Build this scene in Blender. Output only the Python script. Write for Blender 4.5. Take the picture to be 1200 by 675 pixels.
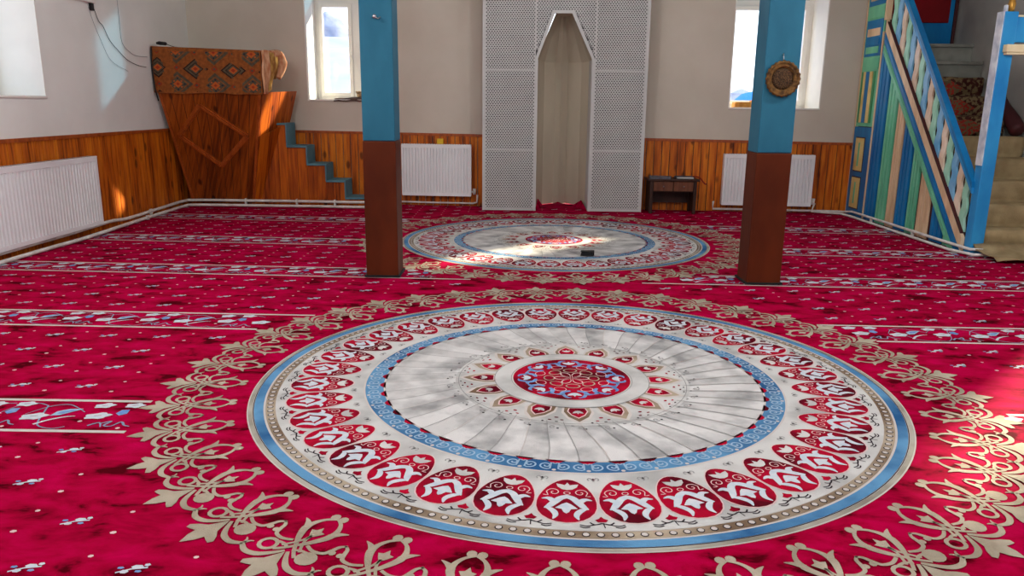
import bpy, math, random
from mathutils import Vector, Matrix
from mathutils.geometry import tessellate_polygon
random.seed(7)
PI = math.pi
for o in list(bpy.data.objects): bpy.data.objects.remove(o)
SC = bpy.context.scene; COL = SC.collection

# ------------------------------------------------------------------ camera
CAM_H = 1.2; F = 905.0
def _cam():
    vp = (609, 123); roll = 0.0115
    d = Vector(((vp[0]-600)/F, (vp[1]-337.5)/F, 1)).normalized()
    h = Vector((1, roll, 0))
    up = h.cross(d).normalized()
    if up.y > 0: up = -up
    X = d.cross(up)
    if X.x < 0: X = -X
    R = Matrix((X, d, up))                      # world axes as rows, in camera coordinates
    cx = R @ Vector((1,0,0)); cy = -(R @ Vector((0,1,0))); cz = -(R @ Vector((0,0,1)))
    M = Matrix((cx, cy, cz)).transposed().to_4x4()
    M.translation = (0, 0, CAM_H)
    cam = bpy.data.cameras.new('camera'); o = bpy.data.objects.new('camera', cam)
    COL.objects.link(o); o.matrix_world = M
    cam.sensor_width = 36; cam.lens = F/1200*36; cam.clip_end = 400; cam.clip_start = .02
    SC.camera = o
_cam()

# ------------------------------------------------------------------ light
SC.view_settings.view_transform = 'Standard'
SC.view_settings.look = 'None'
SC.view_settings.gamma = 1
SC.view_settings.use_curve_mapping = False
SC.view_settings.exposure = 0.0
SUN_DIR = Vector((-0.95, -1.0, -0.585)).normalized()
SUN_STRENGTH = 18
SKY_STRENGTH = 2.6
FILL_POWER = 60
w = bpy.data.worlds.new('sky'); SC.world = w; w.use_nodes = True
nt = w.node_tree; nt.nodes.clear()
out = nt.nodes.new('ShaderNodeOutputWorld'); bg = nt.nodes.new('ShaderNodeBackground')
tc = nt.nodes.new('ShaderNodeTexCoord'); sp = nt.nodes.new('ShaderNodeSeparateXYZ'); rp = nt.nodes.new('ShaderNodeValToRGB')
nt.links.new(tc.outputs['Generated'], sp.inputs[0]); nt.links.new(sp.outputs[2], rp.inputs[0])
rp.color_ramp.elements[0].position = 0.0; rp.color_ramp.elements[0].color = (.93, .96, 1, 1)
rp.color_ramp.elements[1].position = .5; rp.color_ramp.elements[1].color = (.42, .62, .95, 1)
e = rp.color_ramp.elements.new(.14); e.color = (.78, .88, 1, 1)
nt.links.new(rp.outputs[0], bg.inputs[0]); bg.inputs[1].default_value = SKY_STRENGTH
nt.links.new(bg.outputs[0], out.inputs[0])
s = bpy.data.lights.new('sun', 'SUN'); s.energy = SUN_STRENGTH; s.angle = math.radians(2.4); s.color = (1, .87, .66)
so = bpy.data.objects.new('sun', s); COL.objects.link(so); so.rotation_euler = SUN_DIR.to_track_quat('-Z', 'Y').to_euler(); so.location = (20, 18, 12)

# ------------------------------------------------------------------ materials
MATS = {}
def mat(name, c1, c2=None, scale=6, rough=.6, bump=0, metal=0, stretch=(1,1,1), spec=.3, bscale=None, ramp=(.35,.65), detail=4):
    m = bpy.data.materials.new(name); m.use_nodes = True; n = m.node_tree; b = n.nodes['Principled BSDF']
    b.inputs['Roughness'].default_value = rough; b.inputs['Metallic'].default_value = metal
    b.inputs['Specular IOR Level'].default_value = spec
    tc = n.nodes.new('ShaderNodeTexCoord'); mp = n.nodes.new('ShaderNodeMapping'); mp.inputs['Scale'].default_value = stretch
    n.links.new(tc.outputs['Object'], mp.inputs[0])
    no = n.nodes.new('ShaderNodeTexNoise'); no.inputs['Scale'].default_value = scale; no.inputs['Detail'].default_value = detail
    n.links.new(mp.outputs[0], no.inputs[0])
    r = n.nodes.new('ShaderNodeValToRGB'); n.links.new(no.outputs[0], r.inputs[0])
    r.color_ramp.elements[0].position = ramp[0]; r.color_ramp.elements[1].position = ramp[1]
    c2 = c2 or tuple(x*.93 for x in c1)
    r.color_ramp.elements[0].color = (*c2, 1); r.color_ramp.elements[1].color = (*c1, 1)
    n.links.new(r.outputs[0], b.inputs['Base Color'])
    if bump:
        n2 = n.nodes.new('ShaderNodeTexNoise'); n2.inputs['Scale'].default_value = bscale or scale*5; n2.inputs['Detail'].default_value = 5
        n.links.new(mp.outputs[0], n2.inputs[0])
        bp = n.nodes.new('ShaderNodeBump'); bp.inputs['Strength'].default_value = bump; bp.inputs['Distance'].default_value = .01
        n.links.new(n2.outputs[0], bp.inputs['Height']); n.links.new(bp.outputs[0], b.inputs['Normal'])
    MATS[name] = m; return m
def srgb(r, g, b):
    f = lambda x: (x/255/12.92) if x <= 10 else ((x/255+.055)/1.055)**2.4
    return (f(r), f(g), f(b))

def pine(name, light, mid, dark, w=.09, knots=True):
    m = bpy.data.materials.new(name); m.use_nodes = True; n = m.node_tree; L = n.links.new; b = n.nodes['Principled BSDF']
    b.inputs['Roughness'].default_value = .45; b.inputs['Specular IOR Level'].default_value = .2
    tc = n.nodes.new('ShaderNodeTexCoord'); sp = n.nodes.new('ShaderNodeSeparateXYZ'); L(tc.outputs['Object'], sp.inputs[0])
    ad = n.nodes.new('ShaderNodeMath'); ad.operation = 'ADD'; L(sp.outputs[0], ad.inputs[0]); L(sp.outputs[1], ad.inputs[1])
    dv = n.nodes.new('ShaderNodeMath'); dv.operation = 'DIVIDE'; L(ad.outputs[0], dv.inputs[0]); dv.inputs[1].default_value = w
    fl = n.nodes.new('ShaderNodeMath'); fl.operation = 'FLOOR'; L(dv.outputs[0], fl.inputs[0])
    wn = n.nodes.new('ShaderNodeTexWhiteNoise'); wn.noise_dimensions = '1D'; L(fl.outputs[0], wn.inputs['W'])
    cb = n.nodes.new('ShaderNodeCombineXYZ'); L(ad.outputs[0], cb.inputs[0]); L(wn.outputs[0], cb.inputs[1])
    z = n.nodes.new('ShaderNodeMath'); z.operation = 'MULTIPLY'; L(sp.outputs[2], z.inputs[0]); z.inputs[1].default_value = .07
    L(z.outputs[0], cb.inputs[2])
    no = n.nodes.new('ShaderNodeTexNoise'); no.inputs['Scale'].default_value = 38; no.inputs['Detail'].default_value = 3; L(cb.outputs[0], no.inputs[0])
    mx = n.nodes.new('ShaderNodeMath'); mx.operation = 'MULTIPLY_ADD'; L(wn.outputs[0], mx.inputs[0]); mx.inputs[1].default_value = .3; L(no.outputs[0], mx.inputs[2])
    r = n.nodes.new('ShaderNodeValToRGB'); L(mx.outputs[0], r.inputs[0])
    r.color_ramp.elements[0].position = .4; r.color_ramp.elements[0].color = (*dark, 1)
    r.color_ramp.elements[1].position = .85; r.color_ramp.elements[1].color = (*light, 1)
    e = r.color_ramp.elements.new(.6); e.color = (*mid, 1)
    mp = n.nodes.new('ShaderNodeMapping'); mp.inputs['Scale'].default_value = (7, 7, 3.2); L(tc.outputs['Object'], mp.inputs[0])
    vo = n.nodes.new('ShaderNodeTexVoronoi'); vo.inputs['Scale'].default_value = 1; L(mp.outputs[0], vo.inputs[0])
    kr = n.nodes.new('ShaderNodeValToRGB'); L(vo.outputs['Distance'], kr.inputs[0])
    kr.color_ramp.elements[0].position = .11; kr.color_ramp.elements[0].color = (.12, .08, .06, 1)
    kr.color_ramp.elements[1].position = .20; kr.color_ramp.elements[1].color = (1, 1, 1, 1)
    mm = n.nodes.new('ShaderNodeMix'); mm.data_type = 'RGBA'; mm.blend_type = 'MULTIPLY'; mm.inputs[0].default_value = .8 if knots else 0
    L(r.outputs[0], mm.inputs[6]); L(kr.outputs[0], mm.inputs[7]); L(mm.outputs[2], b.inputs['Base Color'])
    MATS[name] = m; return m

def carpet_red(name):
    m = bpy.data.materials.new(name); m.use_nodes = True; n = m.node_tree; L = n.links.new; b = n.nodes['Principled BSDF']
    b.inputs['Roughness'].default_value = .9; b.inputs['Specular IOR Level'].default_value = .02
    tc = n.nodes.new('ShaderNodeTexCoord'); mp = n.nodes.new('ShaderNodeMapping'); mp.inputs['Scale'].default_value = (1, 1.9, 1); L(tc.outputs['Object'], mp.inputs[0])
    no = n.nodes.new('ShaderNodeTexNoise'); no.inputs['Scale'].default_value = 5.5; no.inputs['Detail'].default_value = 4; no.inputs['Roughness'].default_value = .6; no.inputs['Distortion'].default_value = .4; L(mp.outputs[0], no.inputs[0])
    r = n.nodes.new('ShaderNodeValToRGB'); L(no.outputs[0], r.inputs[0]); cr = r.color_ramp
    cr.elements[0].position = .36; cr.elements[0].color = (*srgb(78, 0, 14), 1)
    cr.elements[1].position = .72; cr.elements[1].color = (*srgb(186, 0, 72), 1)
    e = cr.elements.new(.42); e.color = (*srgb(138, 0, 38), 1)
    e = cr.elements.new(.52); e.color = (*srgb(160, 0, 50), 1)
    L(r.outputs[0], b.inputs['Base Color'])
    n2 = n.nodes.new('ShaderNodeTexNoise'); n2.inputs['Scale'].default_value = 260; L(tc.outputs['Object'], n2.inputs[0])
    n3 = n.nodes.new('ShaderNodeTexNoise'); n3.inputs['Scale'].default_value = 2.2; n3.inputs['Detail'].default_value = 1; L(mp.outputs[0], n3.inputs[0])
    bp = n.nodes.new('ShaderNodeBump'); bp.inputs['Strength'].default_value = .35; bp.inputs['Distance'].default_value = .003; L(n2.outputs[0], bp.inputs['Height'])
    b2 = n.nodes.new('ShaderNodeBump'); b2.inputs['Strength'].default_value = .5; b2.inputs['Distance'].default_value = .03; L(n3.outputs[0], b2.inputs['Height']); L(bp.outputs[0], b2.inputs['Normal'])
    L(b2.outputs[0], b.inputs['Normal'])
    b.inputs['Sheen Weight'].default_value = 0.0; b.inputs['Sheen Tint'].default_value = (1, .1, .3, 1); b.inputs['Sheen Roughness'].default_value = .5
    MATS[name] = m; return m

def glass(name, tint=(1,1,1)):
    m = bpy.data.materials.new(name); m.use_nodes = True; n = m.node_tree; n.nodes.clear(); L = n.links.new
    o = n.nodes.new('ShaderNodeOutputMaterial'); t = n.nodes.new('ShaderNodeBsdfTransparent'); g = n.nodes.new('ShaderNodeBsdfGlossy')
    t.inputs[0].default_value = (*tint, 1); g.inputs['Roughness'].default_value = .05
    mx = n.nodes.new('ShaderNodeMixShader')
    mx.inputs[0].default_value = .04; L(t.outputs[0], mx.inputs[1]); L(g.outputs[0], mx.inputs[2]); L(mx.outputs[0], o.inputs[0])
    MATS[name] = m; return m

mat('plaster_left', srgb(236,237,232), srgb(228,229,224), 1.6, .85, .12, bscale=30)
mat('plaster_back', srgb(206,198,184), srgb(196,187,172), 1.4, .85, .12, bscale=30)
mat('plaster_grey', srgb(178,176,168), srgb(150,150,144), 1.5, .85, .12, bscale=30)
mat('ceiling_paint', srgb(225,222,215), None, 2, .9)
mat('reveal_paint', srgb(240,238,230), None, 3, .7)
mat('concrete', srgb(120,115,108), None, 4, .9)
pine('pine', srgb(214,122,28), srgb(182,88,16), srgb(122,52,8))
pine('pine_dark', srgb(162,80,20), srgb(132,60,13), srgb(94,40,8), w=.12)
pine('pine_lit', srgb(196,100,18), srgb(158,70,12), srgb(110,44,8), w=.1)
mat('trim_wood', srgb(172,84,28), srgb(142,62,18), 9, .4, stretch=(3,3,.5))
mat('pvc', srgb(236,234,226), None, 3, .35)
mat('radiator_white', srgb(240,242,243), None, 3, .3)
mat('pipe_white', srgb(232,230,224), srgb(206,202,194), 12, .4)
mat('blue_paint', srgb(46,112,138), srgb(36,98,124), 4, .5, .1, stretch=(1,1,.4), spec=.15)
mat('brown_paint', srgb(92,38,14), srgb(76,29,10), 5, .55, .08, stretch=(1,1,.4), spec=.12)
mat('lattice_white', srgb(200,201,199), None, 4, .5)
mat('lattice_back', srgb(70,70,68), None, 4, .8)
mat('niche_paint', srgb(206,196,176), srgb(190,180,160), 2, .8, .1, stretch=(1,1,.4))
mat('stair_blue', srgb(92,138,150), srgb(76,120,134), 6, .7, .2)
mat('cord_black', srgb(24,24,26), None, 4, .5)
mat('cord_grey', srgb(150,152,155), None, 4, .6)
mat('steel', srgb(190,190,195), None, 4, .3, metal=.9)
mat('brass', srgb(120,84,40), srgb(70,44,22), 90, .42, .6, metal=.7, bscale=140)
mat('brass_rim', srgb(132,96,50), srgb(66,44,24), 40, .5, .6, metal=.55)
mat('brass_dark', srgb(104,76,46), srgb(26,18,14), 120, .5, .8, metal=.4, bscale=150)
mat('dark_wood', srgb(62,36,26), srgb(40,22,16), 8, .5, stretch=(1,1,.4))
mat('drawer_wood', srgb(112,66,42), srgb(84,46,28), 8, .5, stretch=(4,1,.5))
mat('grey_cloth', srgb(110,112,120), srgb(80,80,88), 14, .9)
mat('m_blue', srgb(14,126,186), srgb(6,100,160), 5, .4, .1, stretch=(1,1,.4))
mat('m_blue_light', srgb(52,156,216), srgb(26,128,196), 5, .35, .1, stretch=(1,1,.4))
mat('m_green', srgb(120,204,164), srgb(92,178,140), 5, .4, .1, stretch=(1,1,.4))
mat('m_green_dark', srgb(58,140,88), None, 5, .4)
mat('m_cream', srgb(232,205,168), srgb(208,176,138), 6, .5, .2, stretch=(2,2,.4))
mat('m_yellow', srgb(226,206,140), srgb(205,180,110), 6, .5)
mat('m_maroon', srgb(70,30,32), None, 5, .6)
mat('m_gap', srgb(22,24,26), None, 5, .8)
mat('m_white', srgb(225,232,238), srgb(180,190,205), 12, .6)
mat('cream_beam', srgb(240,226,190), srgb(220,200,150), 5, .5)
mat('gold', srgb(206,160,72), srgb(170,124,50), 10, .35, metal=.5)
mat('red_cloth', srgb(128,8,18), srgb(108,4,12), 3, .85)
mat('stair_grey', srgb(146,150,140), srgb(120,124,116), 5, .6)
mat('beige_runner', srgb(176,156,116), srgb(146,126,90), 7, .95, .5, bscale=120)
mat('rug_dark', srgb(120,104,72), srgb(62,26,20), 26, .95, .4, ramp=(.46,.54), detail=6)
mat('rug_red', srgb(150,40,30), srgb(96,92,62), 40, .95, ramp=(.45,.55), detail=5)
mat('wicker', srgb(206,178,136), srgb(150,116,80), 60, .8, .8)
mat('brown_pad', srgb(96,78,70), srgb(70,54,48), 20, .95)
mat('sill_wood', srgb(196,138,60), srgb(160,104,40), 14, .6)
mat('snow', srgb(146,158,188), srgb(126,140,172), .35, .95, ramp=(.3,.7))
mat('rock_hill', srgb(146,154,174), srgb(104,112,134), .5, .95, ramp=(.4,.6), detail=8)
mat('tarp', srgb(70,150,225), None, 2, .7)
mat('pale_building', srgb(225,222,222), srgb(200,196,198), 1, .9)
mat('yellow_plastic', srgb(226,186,40), None, 4, .5)
glass('window_glass'); glass('tinted_glass', (.16,.28,.36))
# carpet colours
carpet_red('crimson_pile')
mat('c_white', srgb(206,207,203), srgb(170,171,168), 3.4, .9, .3, ramp=(.36,.56), spec=.1, bscale=250)
mat('c_pleat', srgb(204,204,201), srgb(146,147,146), 5.0, .9, .3, ramp=(.36,.58), spec=.1, bscale=250)
mat('c_pleat2', srgb(216,216,213), srgb(166,167,166), 5.0, .9, .3, ramp=(.36,.58), spec=.1, bscale=250)
mat('c_line', srgb(204,198,192), None, 9, .9, spec=.1)
mat('c_greyline', srgb(150,150,148), None, 9, .9, spec=.1)
mat('c_border', srgb(180,177,164), srgb(134,130,116), 3, .9, .3, spec=.1, ramp=(.4,.6), bscale=250)
mat('c_blue', srgb(96,150,190), srgb(36,86,134), 2.8, .9, .3, spec=.1, ramp=(.36,.58), bscale=250)
mat('c_tan', srgb(178,164,142), srgb(116,96,76), 3, .9, .3, spec=.1, ramp=(.4,.6), bscale=250)
mat('c_scroll', srgb(184,174,154), srgb(154,144,124), 7, .9, .4, spec=.1, bscale=250)
mat('c_red', srgb(168,2,42), srgb(84,0,20), 4, .9, .2, spec=.08, ramp=(.4,.55))
mat('c_pink', srgb(226,196,194), None, 9, .9, spec=.1)
mat('c_dark', srgb(52,44,48), None, 9, .9, spec=.1)
mat('c_spiral', srgb(160,190,214), None, 9, .9, spec=.1)
mat('c_flower', srgb(208,212,216), srgb(186,202,212), 40, .9, spec=.1)
mat('c_stem', srgb(128,150,176), None, 9, .9, spec=.1)
mat('c_bluebud', srgb(90,130,190), srgb(130,160,200), 30, .9, spec=.1)

# ------------------------------------------------------------------ mesh builder
class MB:
    def __init__(s): s.v = []; s.f = []; s.m = []; s.mats = []; s.cur = 0; s.smooth = []; s.sm = False; s.tf = None
    def mat(s, name):
        if name not in s.mats: s.mats.append(name)
        s.cur = s.mats.index(name); return s
    def add(s, vs, fs):
        b = len(s.v)
        if s.tf: vs = [s.tf(*p) for p in vs]
        s.v += [tuple(p) for p in vs]
        for f in fs: s.f.append([b+i for i in f]); s.m.append(s.cur); s.smooth.append(s.sm)
        return s
    def box(s, x0, x1, y0, y1, z0, z1):
        return s.add([(x0,y0,z0),(x1,y0,z0),(x1,y1,z0),(x0,y1,z0),(x0,y0,z1),(x1,y0,z1),(x1,y1,z1),(x0,y1,z1)],
                     [(0,3,2,1),(4,5,6,7),(0,1,5,4),(1,2,6,5),(2,3,7,6),(3,0,4,7)])
    def hexa(s, p):   # eight points: bottom ring then top ring
        return s.add(p, [(0,3,2,1),(4,5,6,7),(0,1,5,4),(1,2,6,5),(2,3,7,6),(3,0,4,7)])
    def loft(s, A, B):   # prism between two equal rings (with tessellated caps)
        n = len(A); fs = [(i, (i+1) % n, n+(i+1) % n, n+i) for i in range(n)]
        T = tessellate_polygon([[Vector(p) for p in A]])
        fs += [tuple(t) for t in T] + [tuple(n+i for i in reversed(t)) for t in T]
        return s.add(list(A)+list(B), fs)
    def prism(s, pts, axis, a0, a1):
        if axis == 'x': A = [(a0, p[0], p[1]) for p in pts]; B = [(a1, p[0], p[1]) for p in pts]
        if axis == 'y': A = [(p[0], a0, p[1]) for p in pts]; B = [(p[0], a1, p[1]) for p in pts]
        if axis == 'z': A = [(p[0], p[1], a0) for p in pts]; B = [(p[0], p[1], a1) for p in pts]
        return s.loft(A, B)
    def tube(s, pts, r, n=8, cap=True):
        P = [Vector(p) for p in pts]; rings = []; up0 = None
        rr = r if isinstance(r, (list, tuple)) else [r]*len(P)
        for i, p in enumerate(P):
            t = (P[min(i+1, len(P)-1)]-P[max(i-1, 0)]).normalized()
            if up0 is None: up0 = Vector((0,0,1)) if abs(t.z) < .9 else Vector((1,0,0))
            a = t.cross(up0).normalized(); b = a.cross(t).normalized(); up0 = b
            rings.append([p+(a*math.cos(2*PI*k/n)+b*math.sin(2*PI*k/n))*rr[i] for k in range(n)])
        vs = [v for R in rings for v in R]; fs = []
        for i in range(len(P)-1):
            for k in range(n): fs.append((i*n+k, i*n+(k+1) % n, (i+1)*n+(k+1) % n, (i+1)*n+k))
        if cap: fs += [tuple(range(n))[::-1], tuple((len(P)-1)*n+k for k in range(n))]
        s.sm = True; s.add(vs, fs); s.sm = False; return s
    def lathe(s, prof, c, axis='z', n=32):   # prof: (radius, along)
        vs = []; fs = []
        for (r, h) in prof:
            for k in range(n):
                a = 2*PI*k/n; u, v = r*math.cos(a), r*math.sin(a)
                vs.append({'z': (c[0]+u, c[1]+v, c[2]+h), 'y': (c[0]+u, c[1]+h, c[2]+v), 'x': (c[0]+h, c[1]+u, c[2]+v)}[axis])
        for i in range(len(prof)-1):
            for k in range(n): fs.append((i*n+k, i*n+(k+1) % n, (i+1)*n+(k+1) % n, (i+1)*n+k))
        s.sm = True; s.add(vs, fs); s.sm = False; return s
    def build(s, name, parent=None, bevel=0, origin=None):
        me = bpy.data.meshes.new(name); o = bpy.data.objects.new(name, me)
        if parent: org = Vector(parent['_w'])
        elif origin is not None: org = Vector(origin)
        else:
            xs = [p[0] for p in s.v]; ys = [p[1] for p in s.v]; zs = [p[2] for p in s.v]
            org = Vector(((min(xs)+max(xs))/2, (min(ys)+max(ys))/2, min(zs)))
        me.from_pydata([(p[0]-org.x, p[1]-org.y, p[2]-org.z) for p in s.v], [], s.f)
        for mn in s.mats: me.materials.append(MATS[mn])
        me.polygons.foreach_set('material_index', s.m); me.polygons.foreach_set('use_smooth', s.smooth); me.update()
        COL.objects.link(o); o['_w'] = tuple(org)
        if parent: o.parent = parent
        else: o.location = org
        if bevel:
            bv = o.modifiers.new('bevel', 'BEVEL'); bv.width = bevel; bv.segments = 2; bv.limit_method = 'ANGLE'; bv.angle_limit = math.radians(40)
        return o
def tag(o, label=None, cat=None, group=None, kind=None):
    if label: o['label'] = label
    if cat: o['category'] = cat
    if group: o['group'] = group
    if kind: o['kind'] = kind
    return o
def thing(name, label, cat, loc, group=None, kind=None):
    o = bpy.data.objects.new(name, None); COL.objects.link(o); o.location = loc; o['_w'] = tuple(loc); o.empty_display_size = .1
    return tag(o, label, cat, group, kind)

def catmull(P, k=6, closed=False):
    out = []; n = len(P)
    rng = range(n if closed else n-1)
    for i in rng:
        g = (lambda j: P[j % n]) if closed else (lambda j: P[max(0, min(n-1, j))])
        p0, p1, p2, p3 = g(i-1), g(i), g(i+1), g(i+2)
        for q in range(k):
            t = q/k
            out.append(tuple(.5*((2*b)+(-a+c)*t+(2*a-5*b+4*c-d)*t*t+(-a+3*b-3*c+d)*t**3) for a, b, c, d in zip(p0, p1, p2, p3)))
    if not closed: out.append(tuple(P[-1]))
    return out

# ------------------------------------------------------------------ the room
WY = lambda x: 9.345-.064*x                     # the back wall's face
def bw(x, y, z): return (x, y+WY(x), z)         # coordinates of the back wall: y = 0 on its face, negative into the room
ZC = 3.6; XL = -3.96; XR = 4.8; YR = -2.6
def wall_cells(mb, us, vs, holes, put):
    us = sorted(set(us+[h[0] for h in holes]+[h[1] for h in holes])); vs = sorted(set(vs+[h[2] for h in holes]+[h[3] for h in holes]))
    for i in range(len(us)-1):
        for j in range(len(vs)-1):
            cu, cv = (us[i]+us[i+1])/2, (vs[j]+vs[j+1])/2
            if any(h[0] < cu < h[1] and h[2] < cv < h[3] for h in holes): continue
            put(us[i], us[i+1], vs[j], vs[j+1])
m = MB().mat('concrete'); m.box(XL-.3, XR+.3, YR-.3, 9.95, -.15, -.012); tag(m.build('floor'), kind='structure')
m = MB().mat('ceiling_paint'); m.box(XL-.3, XR+.3, YR-.3, 10.1, ZC, ZC+.2); tag(m.build('ceiling'), kind='structure')
WL = [(5.55, 6.62, 1.21, 2.75), (1.6, 2.7, 1.21, 2.75)]
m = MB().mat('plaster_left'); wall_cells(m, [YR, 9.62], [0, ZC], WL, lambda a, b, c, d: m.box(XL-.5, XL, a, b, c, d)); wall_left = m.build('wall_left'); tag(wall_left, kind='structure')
WR = [(5.66, 6.36, 1.15, 2.30), (1.0, 2.2, 1.21, 2.75)]
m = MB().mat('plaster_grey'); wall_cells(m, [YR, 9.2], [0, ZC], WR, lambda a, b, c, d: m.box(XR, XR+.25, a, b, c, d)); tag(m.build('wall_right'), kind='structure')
WBK = [(-2.54, -1.55, 1.22, 3.3), (2.41, 3.44, 1.18, 3.3)]
NICHE = (.185, .815, -1, 2.3)
m = MB().mat('plaster_back'); m.tf = bw
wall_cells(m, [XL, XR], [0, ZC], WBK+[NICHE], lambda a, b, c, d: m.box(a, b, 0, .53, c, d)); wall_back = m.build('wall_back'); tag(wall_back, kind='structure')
WF = [(-3.2, -1.2, .9, 2.7), (-.6, 1.4, .9, 2.7), (2.0, 4.0, .9, 2.7)]
m = MB().mat('plaster_left'); wall_cells(m, [XL, XR], [0, ZC], WF, lambda a, b, c, d: m.box(a, b, YR-.3, YR, c, d)); tag(m.build('wall_front'), kind='structure')

# wainscot boarding (belongs to the walls)
def planks(mb, u0, u1, w, put):
    n = max(1, round((u1-u0)/w)); w = (u1-u0)/n
    for i in range(n): put(u0+i*w+.0045, u0+(i+1)*w-.0045)
wtop = lambda x: .885-(x+3.96)*.0085
m = MB(); m.tf = bw
def pk(a, b):
    m.mat('pine'); za, zb = wtop(a)-.03, wtop(b)-.03
    m.hexa([(a,-.02,.0),(b,-.02,.0),(b,0,.0),(a,0,.0),(a,-.02,za),(b,-.02,zb),(b,0,zb),(a,0,za)])
    m.mat('dark_wood'); m.hexa([(a-.004,-.012,.0),(a,-.012,.0),(a,0,.0),(a-.004,0,.0),(a-.004,-.012,za),(a,-.012,za),(a,0,za),(a-.004,0,za)])
for (a, b) in ((-3.94, .14), (.86, 3.86)): planks(m, a, b, .09, pk)
m.mat('trim_wood')
for (a, b) in ((-3.94, .14), (.86, 3.86)):
    m.hexa([(a,-.03,wtop(a)-.03),(b,-.03,wtop(b)-.03),(b,0,wtop(b)-.03),(a,0,wtop(a)-.03),(a,-.03,wtop(a)),(b,-.03,wtop(b)),(b,0,wtop(b)),(a,0,wtop(a))])
tag(m.build('wainscot', wall_back), 'orange pine board wainscot')
m = MB().mat('dark_wood'); m.box(XL, XL+.010, YR+.05, 9.5, 0, .87); m.mat('pine'); planks(m, YR+.05, 9.5, .09, lambda a, b: m.box(XL+.01, XL+.02, a, b, 0, .87))
m.mat('trim_wood'); m.box(XL, XL+.03, YR+.05, 9.5, .87, .90)
tag(m.build('wainscot', wall_left), 'orange pine board wainscot')

# windows ---------------------------------------------------------------
def window(n, u0, u1, z0, z1, put, mull, depth, label, zt=2.38, transom=True, handle=False):
    """put(mb,u0,u1,d0,d1,z0,z1) writes a box at depth d behind the wall's face"""
    root = thing('window_%d' % n, label, None, put(None, (u0+u1)/2, 0, depth, 0, z0, 0), kind='structure')
    fw = .06
    m = MB().mat('pvc'); D0, D1 = depth, depth+.07
    put(m, u0, u0+fw, D0, D1, z0, z1); put(m, u1-fw, u1, D0, D1, z0, z1); put(m, u0, u1, D0, D1, z1-fw, z1); put(m, u0, u1, D0, D1, z0, z0+fw)
    if transom: put(m, u0+fw, u1-fw, D0, D1, zt, zt+.07)
    if mull: put(m, mull-.05, mull+.05, D0-.01, D1, z0+fw, zt if transom else z1-fw)
    m.build('window_frame', root, .006)
    top = zt if transom else z1-fw
    us = [u0+fw, mull-.05, mull+.05, u1-fw] if mull else [u0+fw, u1-fw]
    for k in range(0, len(us), 2):
        m = MB().mat('pvc'); a, b, c, d = us[k], us[k+1], z0+fw, top; s = .045
        put(m, a, a+s, D0-.02, D1-.01, c, d); put(m, b-s, b, D0-.02, D1-.01, c, d); put(m, a+s, b-s, D0-.02, D1-.01, c, c+s); put(m, a+s, b-s, D0-.02, D1-.01, d-s, d)
        sash = m.build('sash', root, .004)
        m = MB().mat('window_glass'); put(m, a+s, b-s, D0+.02, D0+.026, c+s, d-s); m.build('pane', sash)
        if handle and k == 0:
            m = MB().mat('pvc'); put(m, b-.03, b-.012, D0-.05, D0-.02, z0+.52, z0+.55); put(m, b-.03, b-.012, D0-.055, D0-.04, z0+.45, z0+.56); m.build('handle', sash, .003)
    if transom:
        m = MB().mat('tinted_glass'); put(m, u0+fw, u1-fw, D0+.02, D0+.026, zt+.07, z1-fw); tag(m.build('transom_pane', root), 'blue-tinted transom pane')
    m = MB().mat('reveal_paint'); t = .012
    put(m, u0, u0+t, -.001, D0, z0, z1); put(m, u1-t, u1, -.001, D0, z0, z1); put(m, u0, u1, -.001, D0, z1-t, z1); m.build('window_reveal', root)
    m = MB().mat('reveal_paint'); put(m, u0, u1, -.012, D0, z0, z0+.02); m.build('window_sill', root, .004)
    return root
def put_back(mb, a, b, d0, d1, z0, z1):
    if mb is None: return bw(a, d0, z0)
    mb.tf = bw; mb.box(a, b, d0, d1, z0, z1)
def put_left(mb, a, b, d0, d1, z0, z1):
    if mb is None: return (XL-d0, a, z0)
    mb.box(XL-d1, XL-d0, a, b, z0, z1)
def put_right(mb, a, b, d0, d1, z0, z1):
    if mb is None: return (XR+d0, a, z0)
    mb.box(XR+d0, XR+d1, a, b, z0, z1)
def put_front(mb, a, b, d0, d1, z0, z1):
    if mb is None: return (a, YR-d0, z0)
    mb.box(a, b, YR-d1, YR-d0, z0, z1)
window(1, -2.54, -1.55, 1.22, 3.3, put_back, -2.02, .46, 'deep white window of the back wall beside the blue-treaded steps', handle=True)
window(2, 2.41, 3.44, 1.18, 3.3, put_back, None, .46, 'deep white window of the back wall behind the column with the brass plate', zt=2.36)
window(3, 5.55, 6.62, 1.21, 2.75, put_left, 6.08, .40, 'deep white window of the left wall above the radiator', transom=False)
window(4, 1.6, 2.7, 1.21, 2.75, put_left, 2.15, .40, 'window of the left wall beside the camera', transom=False)
window(5, 5.66, 6.36, 1.15, 2.30, put_right, None, .15, 'window of the right wall in front of the minbar', transom=False)
window(6, 1.0, 2.2, 1.21, 2.75, put_right, 1.6, .15, 'window of the right wall beside the camera', transom=False)
for i, h in enumerate(WF): window(7+i, *h, put_front, (h[0]+h[1])/2, .15, 'wide window of the wall behind the camera', transom=False)

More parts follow.
